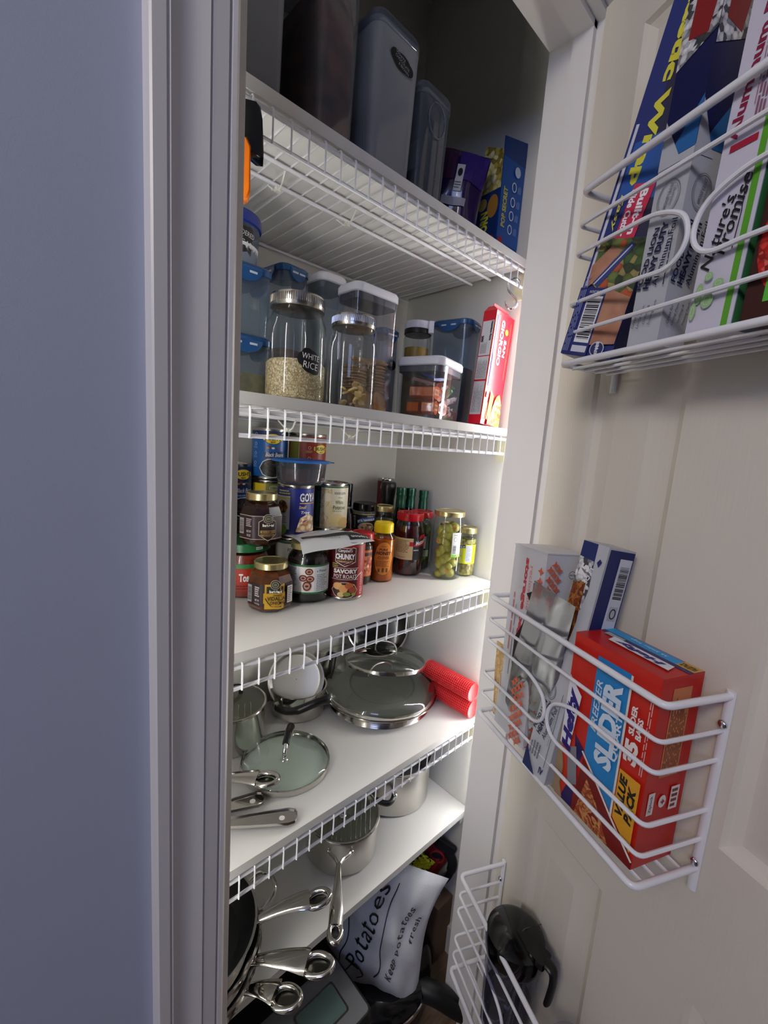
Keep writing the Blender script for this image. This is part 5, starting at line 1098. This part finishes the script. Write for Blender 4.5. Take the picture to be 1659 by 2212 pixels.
# ------------------------------------------------------------------ door baskets
def basket(z0, s0, label):
    """wire rack screwed to the door; z0 is the height of its top wire, s0 its hinge-side end"""
    W, T = .330, .100; M = DM @ TR(0, s0, z0)
    t = thing('door_rack', label, 'rack', M)
    def U(z, t1=T): return rcorner([(.004, 0, z), (t1, 0, z), (t1, W, z), (.004, W, z)], .010, 5)
    MB().tube(U(0), .0042, WIRE, 10).build('top_rail', t); MB().tube(U(-.217), .0042, WIRE, 10).build('bottom_rail', t)
    for z in (-.041, -.178): MB().tube(U(z), .0026, WIRE, 8).build('wire', t)
    for sg in (0, 1):
        f = (lambda y: y) if sg == 0 else (lambda y: W-y)
        c = W/2-.0035
        end = bez([(T, c-.075, -.077), (T, c-.040, -.079), (T, c-.010, -.092), (T, c, -.112), (T, c-.004, -.130), (T, c-.020, -.1405), (T, c-.050, -.140), (T, c-.080, -.140)], 5)
        pth = rcorner([(.004, 0, -.077), (T, 0, -.077), end[0]], .010, 5)[:-1]+end+list(reversed(rcorner([(.004, 0, -.140), (T, 0, -.140), end[-1]], .010, 5)))[1:]
        MB().tube([(p[0], f(p[1]), p[2]) for p in pth], .0027, WIRE, 8).build('looped_wire', t)
    for x in (.020, .040, .060, .080): MB().tube([(x, 0, -.2205), (x, W, -.2205)], .0022, WIRE, 6).build('floor_wire', t)
    for y in (0, W):
        po = MB().tube([(.004, y, .006), (.004, y, -.245)], (.0052, .0035), WIRE, 10, side=(0, 1, 0)).build('post', t)
        for z in (-.033, -.208): MB().sphere((.0085, y, z), (.0035, .0052, .0052), CHROME, 12, 8).build('screw', po)
    return t
basket(.3437, .1245, 'upper white wire door rack holding the upright wrap and foil boxes')
basket(-.2440, .0200, 'middle white wire door rack holding the red slider bag box')
basket(-.8030, .0240, 'lowest white wire door rack holding the clear shaker with black lid')
def carton(name, label, M, dx, dy, dz, m, cat='box'):
    t = thing(name, label, cat, M @ TR(0, 0, 0)); MB().box(-dx/2, -dy/2, -dz/2, dx/2, dy/2, dz/2, m).build('carton', t, smooth=False); return t
def fp(dx, dy, dz, side): return Print(face_map(dx/2, dy/2, dz/2, side))
WHC = mat('white_carton', '#cfd0d4', .4); GRC = mat('silver_carton', '#b4b6bc', .35); NVC = mat('navy_carton', '#14205c', .35)
# -- middle rack: big red slider bag box
dx, dy, dz = .066, .122, .236
t = carton('freezer_bag_box', 'large red and blue SLIDER freezer bag box at the right end of the middle rack', DP(.0545, .2700, -.3430, 0, .4, 2.7), dx, dy, dz, mat('red_box_card', '#c01a12', .35))
P = fp(dx, dy, dz, '+x'); h_ = dz/2
P.rect(-.061, -.118, .061, .118, '#c8200f'); P.rect(-.022, -.030, .026, .104, '#1f86c8'); P.poly([(-.022, -.030), (.026, -.030), (.026, -.075)], '#1f86c8')
P.poly([(-.061, -.118), (-.030, -.118), (-.030, -.060), (-.022, -.028), (-.061, .0)], '#2a1a5a')
P.poly([(-.061, -.020), (-.040, -.012), (-.032, -.060), (-.050, -.118), (-.061, -.118)], '#c8321a')
P.poly([(-.030, -.118), (.061, -.118), (.061, -.106), (.026, -.075), (-.022, -.038)], '#7a1410'); P.poly([(-.024, -.118), (-.012, -.060), (.006, -.080), (.030, -.118)], pic('chicken_print', ['#c8783a', '#b05a2a', '#8a2a1a', '#d89a5a', '#7a1a14'], 70, kind='noise')); P.poly([(-.048, -.040), (-.034, -.030), (-.026, -.080), (-.040, -.090)], '#8a8a90')
P.line([(-.024, -.029), (.004, -.055), (.027, -.078), (.061, -.108)], .003, '#e8e4dc'); P.line([(.0275, .104), (.0275, -.077)], .0028, '#e4dcd4')
P.t('SLIDER', .006, .028, .112, .026, '#d4e2ee', rot=90, bold=.05); P.t('FREEZER', -.013, .042, .068, .0085, '#d4e2ee', rot=90, shear=.2); P.t('QUART', .021, .020, .060, .0095, '#d4e2ee', rot=90, bold=.03)
P.poly([(-.060, -.040), (-.044, -.040), (-.036, .040), (-.058, .060)], '#e8e8ee'); P.t('Hefty', -.0475, .000, .090, .020, '#2a1a7a', rot=90, bold=.06, shear=.2)
P.poly([(.031, -.074), (.058, -.098), (.058, -.010), (.031, -.010)], '#e0a020'); P.t('VALUE', .038, -.040, .052, .010, '#141210', rot=90, bold=.05, shear=.2); P.t('PACK', .050, -.044, .046, .010, '#141210', rot=90, bold=.05, shear=.2)
P.t('35', .041, .018, .028, .017, '#f0e8e4', rot=90, bold=.06); P.t('SLIDER', .038, .056, .036, .0070, '#f0e8e4', rot=90, bold=.04); P.t('BAGS', .047, .050, .026, .0070, '#f0e8e4', rot=90, bold=.04); P.fine(.054, .0, .059, .100, 2, '#e8b8b0', rot=True); P.build('front_label', t)
P = fp(dx, dy, dz, '+y'); P.rect(-.014, -.005, .016, .104, '#c87a4a'); P.fine(-.012, .0, .014, .098, 11, '#7a3a20', rot=True, fill=.5); P.rect(-.025, -.050, -.015, -.022, '#e4dcd8'); P.t('Ziplock', -.020, -.036, .022, .005, '#3a3a5a', rot=90); P.ell(-.002, -.036, .006, .008, '#e4dcd8'); P.rect(.010, -.050, .024, -.020, '#e4dcd8'); P.fine(.012, -.048, .022, -.022, 4, '#7a1a14', fill=.6); P.t('+', -.002, -.036, .006, .006, '#8a1a14', bold=.05); P.build('side_label', t)
P = fp(dx, dy, dz, '+z'); P.rect(-.061, .014, .061, .031, '#2a9ad8'); P.rect(-.061, .007, .061, .014, '#2a2468'); P.rect(.040, .014, .061, .031, '#d8a03a'); P.t('VALUE PACK', .050, .022, .018, .010, '#2a1c10', bold=.04, rot=180); P.t('35 Slider bags', .000, .022, .05, .006, '#c8e0f0', rot=180)
P.rect(-.048, .001, -.022, .010, '#a8b0b8'); P.poly([(-.030, -.012), (.050, -.012), (.046, .004), (-.034, .004)], '#e8e8ee'); P.t('Hefty', .008, -.004, .064, .0125, '#2a1a7a', rot=180, bold=.06, shear=.2); P.build('top_label', t)
# -- storage bag box
dx, dy, dz = .070, .082, .306
t = carton('storage_bag_box', 'tall white storage bags box with orange star pattern, left in the middle rack', DP(.0540, .0960, -.2980, 3, -2.3, -1.7), dx, dy, dz, WHC)
P = fp(dx, dy, dz, '+x'); P.rect(-.0405, -.152, .0405, .152, '#cfd0d4'); P.t('storage bags', -.004, .068, .140, .0135, '#c04048', rot=-90, bold=.05); P.t('reclosable', .0095, .092, .070, .0085, '#d8908a', rot=-90); P.fine(-.030, -.020, -.023, .110, 1, '#c07a78', rot=True, fill=.5); P.fine(-.020, -.060, -.017, .100, 1, '#7a7a80', rot=True, fill=.5)
P.t('FOOD', .021, .098, .018, .004, '#3a2420', rot=-90, bold=.04); P.poly([(.018, .082), (.030, .086), (.031, .106), (.025, .100), (.019, .104)], '#3a2420')
STAR = '#d86a4a'
def star(P, u, v, r_):
    P.poly([(u+(r_ if i % 2 == 0 else r_*.42)*math.cos(i*pi/4), v+(r_ if i % 2 == 0 else r_*.42)*math.sin(i*pi/4)) for i in range(8)], STAR)
def lattice(P, u0, u1, v0, v1, st):
    v = v0; i = 0
    while v <= v1:
        u = u0+(st/2 if i % 2 else 0)
        while u <= u1: star(P, u, v, st*.47); u += st
        v += st/2; i += 1
lattice(P, .0345, .0385, .020, .135, .0150); lattice(P, .010, .0385, -.150, -.050, .0150); P.build('front_label', t)
P = fp(dx, dy, dz, '+y'); lattice(P, -.031, -.010, .010, .140, .0150); lattice(P, -.031, .02, -.145, -.06, .0150); P.bars(.008, .064, .030, .128, rot=True, bg='#cfd0d4'); P.fine(-.006, .040, .004, .100, 3, '#4a4a50', rot=True); P.oring(-.001, .126, .006, .006, .0008, '#4a4a50'); P.t('MADE', -.001, .126, .008, .003, '#4a4a50'); P.fine(-.020, -.02, .012, .03, 10, '#6a6a70', rot=True); P.t('FOOD LION', -.014, -.10, .05, .008, '#2a1c18', rot=-90, bold=.04); P.build('side_label', t)
MB().box(-.036, -.042, .1525, .036, .042, .1545, WHC).build('lid_flap', t, smooth=False)
# -- tall foil box leaning beside it
dx, dy, dz = .046, .046, .345
t = carton('foil_box', 'tall silver and navy 75 SQ FT foil box leaning in the middle of the rack', DP(.0590, .1870, -.2850, -.6, -8.2, -.2), dx, dy, dz, GRC)
P = fp(dx, dy, dz, '+x'); P.rect(-.0225, -.172, .0225, .172, '#bfc2c8'); P.poly([(-.0225, .172), (.004, .172), (.006, .120), (-.0225, .150)], '#1c2c6a')
CRF = pic('crumpled_foil_print', ['#d8d8dc', '#8a8c92', '#f0f0f4', '#4a4c52', '#b8bac0'], 160)
P.poly([(-.0225, .150), (.004, .148), (.008, .110), (.000, .060), (-.002, -.004), (-.012, -.020), (-.0225, -.015)], CRF); P.poly([(-.0215, .112), (.000, .118), (.002, .060), (-.006, .000), (-.016, -.010), (-.0225, .020)], pic('sausage_print', ['#6a2c14', '#8a4420', '#4a1c0e', '#b87a3a', '#7a3618'], 90, kind='noise'))
P.t('75', -.008, .132, .018, .016, '#eef0f2', rot=78, bold=.05); P.t('SQ FT', .003, .128, .026, .007, '#eef0f2', rot=78, bold=.03); P.poly([(.014, .142), (.018, .150), (.014, .154), (.010, .148)], '#1c2c6a')
P.oring(-.006, -.048, .0085, .012, .0010, '#6a6c72'); P.oring(-.006, -.048, .0065, .0095, .0006, '#6a6c72'); P.t('MONEY BACK', -.006, -.048, .014, .003, '#6a6c72', rot=80)
P.t('FOOD LION', -.015, -.088, .048, .006, '#1a1c3a', rot=80, bold=.03); P.t('HEAVY DUTY', -.005, -.088, .054, .0078, '#1a1c3a', rot=80, bold=.04); P.t('Aluminum Foil', .006, -.090, .052, .0070, '#1a1c3a', rot=80); P.fine(.0125, -.120, .0135, -.060, 1, '#1a1c3a', rot=True); P.fine(-.018, -.148, .004, -.125, 4, '#6a6c72', rot=True)
P.rect(.0165, -.150, .0172, -.04, '#1a1c3a'); P.poly([(-.0225, -.172), (.004, -.172), (-.010, -.158), (-.0225, -.140)], '#14245c'); P.t('IV', .014, -.158, .008, .010, '#14245c', bold=.03); P.build('front_label', t)
P = fp(dx, dy, dz, '+y'); P.rect(-.0225, -.170, .0225, .0, '#a9abb3'); P.rect(-.0225, .0, .0225, .170, '#12205c'); P.rect(-.0225, .0, -.0215, .170, '#cfd2d8'); P.rect(-.001, .06, .0205, .160, '#c8ccd6'); P.bars(.001, .100, .0195, .156, rot=True, bg='#c8ccd6'); P.rect(.003, .074, .017, .094, '#aeb2bc'); P.oring(.010, .084, .0055, .0075, .0018, '#1a1c2a'); P.rect(-.001, .010, .0205, .058, '#c8ccd6'); P.fine(.001, .012, .019, .056, 7, '#3a4468', rot=True)
P.t('FOOD LION', -.010, -.060, .060, .009, '#14141c', rot=80, bold=.05); P.build('side_label', t)
# torn brown card behind the red box
t = thing('torn_cardboard', 'torn strip of brown cardboard between the foil box and the red box', 'cardboard', DP(.0910, .2215, -.4080, 0, 0, 0))
b = MB(); pts = [(-.014, .030), (-.004, .062), (.001, .040), (-.002, .016), (.004, -.008), (.002, -.034), (.008, -.050), (-.020, -.050), (-.018, -.010)]
b.ring([[(0, y - .004, z) for y, z in pts], [(.0016, y - .004, z) for y, z in pts]], mat('light_cardboard', '#a08868', .8)).build('card', t, smooth=False)
# opened silver pouch in front of the storage box
FOILM = mat('silver_pouch', '#bfc1c4', .22, .85, bump=.25, bscale=40); DKB = mat('dark_pouch_inside', '#1c1612', .5)
fpo = pouch(.100, .235, .014, .0030, seed=21)
t = thing('silver_pouch', 'crinkled opened silver snack pouch bulging in the middle rack', 'pouch', DP(.0890, .1390, -.3080, -8, 0, 4))
pouch_mesh(lambda u, v, sg: (fpo(u, v, sg)[0], fpo(u, v, sg)[1]*(1.0-.35*abs(v-.45)), fpo(u, v, sg)[2]), FOILM, 30).build('foil', t, ang=85)
t2 = MB(); pts = [(-.052, .090), (-.040, .080), (-.046, .040), (-.056, .010), (-.050, -.030), (-.030, -.095), (-.018, -.09), (-.026, .0), (-.018, .085), (-.030, .108)]
t2.ring([[(-.004, y, z) for y, z in pts], [(-.001, y, z) for y, z in pts]], DKB).build('torn_edge', t, smooth=False)
t = thing('cracker_packet', 'clear-fronted packet of pale crackers low at the left of the middle rack', 'packet', DP(.0860, .0560, -.3850, 6, 0, 0))
pouch_mesh(pouch(.036, .130, .012, .002, seed=31), pic('flatbread_print', ['#d0ac70', '#e0c490', '#b8905a', '#d8b880', '#a87a48'], 60, kind='noise')).build('packet', t, ang=60)
# -- upper rack
dx, dy, dz = .036, .066, .400
t = carton('plastic_wrap_box', 'dark blue plastic wrap box with yellow lettering leaning left in the upper rack', DP(.0580, .1880, .3290, -12.0, 0, 24), dx, dy, dz, NVC)
P = fp(dx, dy, dz, '+x'); h_ = .2
P.rect(-.033, -.2, .033, .2, '#10246e'); P.rect(-.010, -.06, .033, .16, '#141440'); P.rect(-.030, -.115, -.0265, .060, '#c8ccd8')
P.poly([(-.024, -.02), (.033, -.02), (.033, .04), (.012, .05), (-.024, .04)], '#1250a0'); P.t('Plastic Wrap', -.0115, .095, .200, .0170, '#d8d23a', rot=-90, bold=.05); P.poly([(.006, .130), (.030, .130), (.026, .155), (.010, .165)], '#8a1a20'); P.poly([(.002, .075), (.033, .090), (.033, .160), (.028, .120), (.008, .112)], CRF)
P.poly([(-.012, -.062), (.012, -.062), (.016, -.004), (-.008, -.004)], '#c81a4a'); P.t('Built-In', .006, -.034, .048, .0085, '#f0f0f4', rot=-90, bold=.04); P.t('Slide Cutter', -.005, -.035, .050, .0075, '#f0f0f4', rot=-90, bold=.04); P.t('Easy', -.018, -.034, .040, .0065, '#d8d23a', rot=-90, shear=.2)
SAL = pic('salad_print', ['#3a5a24', '#6a7a3a', '#b0502a', '#24381a', '#a89a5a', '#5a6a2a'], 110); HND = mat('hand_print', '#b8866a', .5, noise='#a06a50', nscale=40)
P.poly([(-.026, -.062), (.033, -.062), (.033, -.150), (-.026, -.110)], SAL); P.poly([(-.028, -.092), (-.010, -.070), (.004, -.075), (-.016, -.108), (-.026, -.118)], HND); P.poly([(-.020, -.112), (.012, -.066), (.018, -.070), (-.012, -.118)], '#2a3a7a'); P.line([(-.018, -.114), (.014, -.070)], .0016, '#c8d0e0')
P.poly([(.002, -.118), (.033, -.128), (.033, -.182), (.002, -.186)], HND); P.rect(-.033, -.2, .002, -.118, '#10206a'); P.bars(-.020, -.184, .000, -.128, rot=True, bg='#e4e4ea'); P.rect(-.020, -.196, .000, -.188, '#c8ccd8'); P.t('PATENT PENDING', -.010, -.123, .018, .003, '#c8ccd8'); P.ell(.014, -.190, .009, .009, '#c8ccd8'); P.ell(.014, -.190, .008, .008, '#14205c'); P.t('BPA', .014, -.187, .010, .004, '#e4e4ea', rot=-80, bold=.03); P.t('FREE', .014, -.192, .011, .0035, '#e4e4ea', rot=-80, bold=.03); P.fine(-.031, -.196, -.023, -.10, 4, '#8a94c8', rot=True)
P.build('front_label', t)
P = fp(dx, dy, dz, '-y'); P.fine(-.012, -.18, .012, .16, 5, '#8a94c8', rot=True); P.build('side_label', t)
def foil(P, s_, du):
    P.rect(-.0205*s_, -.170, .0205*s_, .020, '#b9bbc2'); P.rect(-.0205*s_, .020, .0205*s_, .170, '#12164a'); P.poly([(-.0205*s_, .020), (.0205*s_, .020), (.0205*s_, .066), (-.006, .030)], '#2a68a8'); P.poly([(-.0205*s_, .012), (.006, .012), (-.0205*s_, .060)], '#b9bbc2')
    P.poly([(-.0205*s_, .105), (.0205*s_, .120), (.0205*s_, .165), (-.0205*s_, .165)], CRF); P.poly([(-.012, .128), (.010, .122), (.016, .160), (-.010, .168)], '#8a1c20')
    P.oring(0, -.020, .0135, .0175, .0008, '#7a7c84', 26); P.oring(0, -.020, .0115, .0150, .0005, '#7a7c84', 26); P.t('MONEY BACK', 0, -.018, .024, .0042, '#7a7c84', rot=76, bold=.02); P.t('GUARANTEE', .005, -.020, .018, .003, '#7a7c84', rot=76)
    P.t('FOOD LION', -.011, -.078, .062, .0068, '#191c44', rot=80, bold=.03); P.t('HEAVY DUTY', -.001, -.077, .066, .0080, '#191c44', rot=80, bold=.05); P.t('Aluminum Foil', .0095, -.077, .064, .0068, '#191c44', rot=80); P.fine(.0150, -.110, .0162, -.046, 1, '#191c44', rot=True, fill=1)
    for i, q in enumerate(('Great for', 'Lining Pans,', 'Grilling &', 'Freezing Foods')): P.t(q, -.013+i*.0075, -.140+i*.001, .020+.005*(i % 2), .004, '#5a5c66', rot=80, shear=.2)
dx, dy, dz = .036, .041, .345
t = carton('foil_box', 'silver heavy duty foil box upright in the centre of the upper rack', DP(.0720, .2500, .3015, -2.6, 0, 0), dx, dy, dz, GRC)
P = fp(dx, dy, dz, '+x'); foil(P, 1, 0); P.build('front_label', t); P = fp(dx, dy, dz, '+y'); foil(P, .97, 0); P.build('side_label', t)
dx, dy, dz = .045, .044, .345
t = carton('foil_box', 'white foil box with crimson lettering and a green edge stripe, right in the upper rack', DP(.0690, .3240, .3015, -2.6, 0, 0), dx, dy, dz, mat('lilac_white_card', '#cfcbda', .4))
P = fp(dx, dy, dz, '+x'); P.rect(.0125, -.172, .0185, .172, '#5aa42a'); P.t('Aluminum Foil', -.008, .060, .125, .0100, '#8a1c40', rot=84, bold=.03); P.rect(-.014, -.012, .010, -.006, '#a81c38') ; P.fine(-.0005, .02, .0015, .110, 1, '#a0607a', rot=True); P.fine(.002, .010, .011, .12, 3, '#8a5a74', rot=True, fill=.6)
P.t("Nature's", -.009, -.082, .064, .0110, '#1a1a1e', rot=80, shear=.3); P.t('Promise', .003, -.070, .066, .0115, '#1a1a1e', rot=80, shear=.3); P.line([(.009, -.100), (.0105, -.070), (.0085, -.040)], .0009, '#1a1a1e')
for a, bq, rx, ry in ((-.014, -.134, .004, .010), (-.004, -.142, .006, .007), (.004, -.128, .005, .004), (-.016, -.150, .003, .008), (-.006, -.120, .004, .004)): P.ell(a, bq, rx, ry, '#9ac08a'); P.oring(a, bq, rx*.6, ry*.6, .0006, '#c0d8b4')
P.t('100', -.010, .148, .040, .012, '#5a5a62', rot=80); P.t('(100 SQ FT)', .004, .140, .05, .006, '#5a5a62', rot=80); P.build('front_label', t)
P = fp(dx, dy, dz, '+y'); P.rect(-.022, -.172, .022, .172, '#9aa8c0'); P.rect(-.022, -.172, -.012, -.02, '#3a7a4a'); P.build('side_label', t)
dx, dy, dz = .060, .070, .300
t = carton('fruit_box', 'fruit-printed carton with green letters at the right edge of the upper rack', DP(.0640, .3880, .2790, -2.0, 0, 0), dx, dy, dz, mat('dark_fruit_card', '#2a1a14', .4))
P = fp(dx, dy, dz, '+x'); P.rect(-.034, -.148, .034, .148, '#3a120c'); P.ell(-.004, -.085, .028, .045, pic('strawberry_print', ['#c81a10', '#e0342a', '#a01008', '#e86a5a', '#b01a10'], 200)); P.poly([(-.034, -.02), (.034, -.02), (.034, .10), (-.034, .12)], pic('berry_print', ['#1a2a1a', '#c8b01a', '#8a1a10', '#2a4a1c', '#e0c83a'], 60)); P.t('Kiwi', .006, -.125, .050, .020, '#5ac03a', bold=.06); P.build('front_label', t)
# -- lowest rack: clear shaker with black lid, tub with a magenta label
t = thing('shaker_bottle', 'clear shaker cup with glossy black flip lid standing in the lowest rack', 'bottle', DP(.0600, .1430, -1.0350, 0, 0, 20))
MB().lathe([(.034, 0), (.038, .003), (.0385, .01), (.0450, .200), (.0450, .215)], glass('shaker_plastic', '#c8cad8', .9, .05, .08, .12, '#9a9cac'), 40, caps=(True, False)).build('cup', t)
MB().lathe([(.0475, .205), (.0485, .208), (.0490, .228), (.0470, .238), (.036, .246), (.001, .249)], BLACKG, 44).box(-.014, .030, .236, .014, .058, .247, BLACKG, .004).build('lid', t)
MB().tube(bez([(0, .054, .243), (0, .068, .240), (0, .071, .222), (0, .069, .196), (0, .067, .180)], 6), [(.0100, .005)]*25, BLACKP, 12, side=(1, 0, 0)).build('flip_strap', t)
MB().tube([(.047, 0, .2405), (-.012, .010, .2490), (-.047, .018, .2400)], .0008, mat('grey_seam', '#3a3a3c', .3), 6).build('lid_seam', t)
MB().lathe([(.0375, .062), (.0410, .110), (.001, .112)], mat('shaker_mix', '#2a2a38', .4), 32).sphere((.0, .0, .115), (.030, .030, .012), mat('strainer', '#14141c', .3)).build('contents', t)
t = thing('magenta_tub', 'small clear tub with magenta label at the bottom of the door', 'tub', DP(.0500, .2760, -1.0200, 0, 0, 0))
MB().lathe([(.032, 0), (.036, .004), (.038, .150), (.036, .158)], CLEARP, 36, caps=(True, False)).lathe([(.0385, .158), (.0390, .160), (.0390, .178), (.036, .184), (.001, .184)], CLEARP, 36).build('tub', t)
P = Print(cyl_map(.0382), True); P.rect(-.05, .020, .05, .150, '#7a1460'); P.build('label', t)
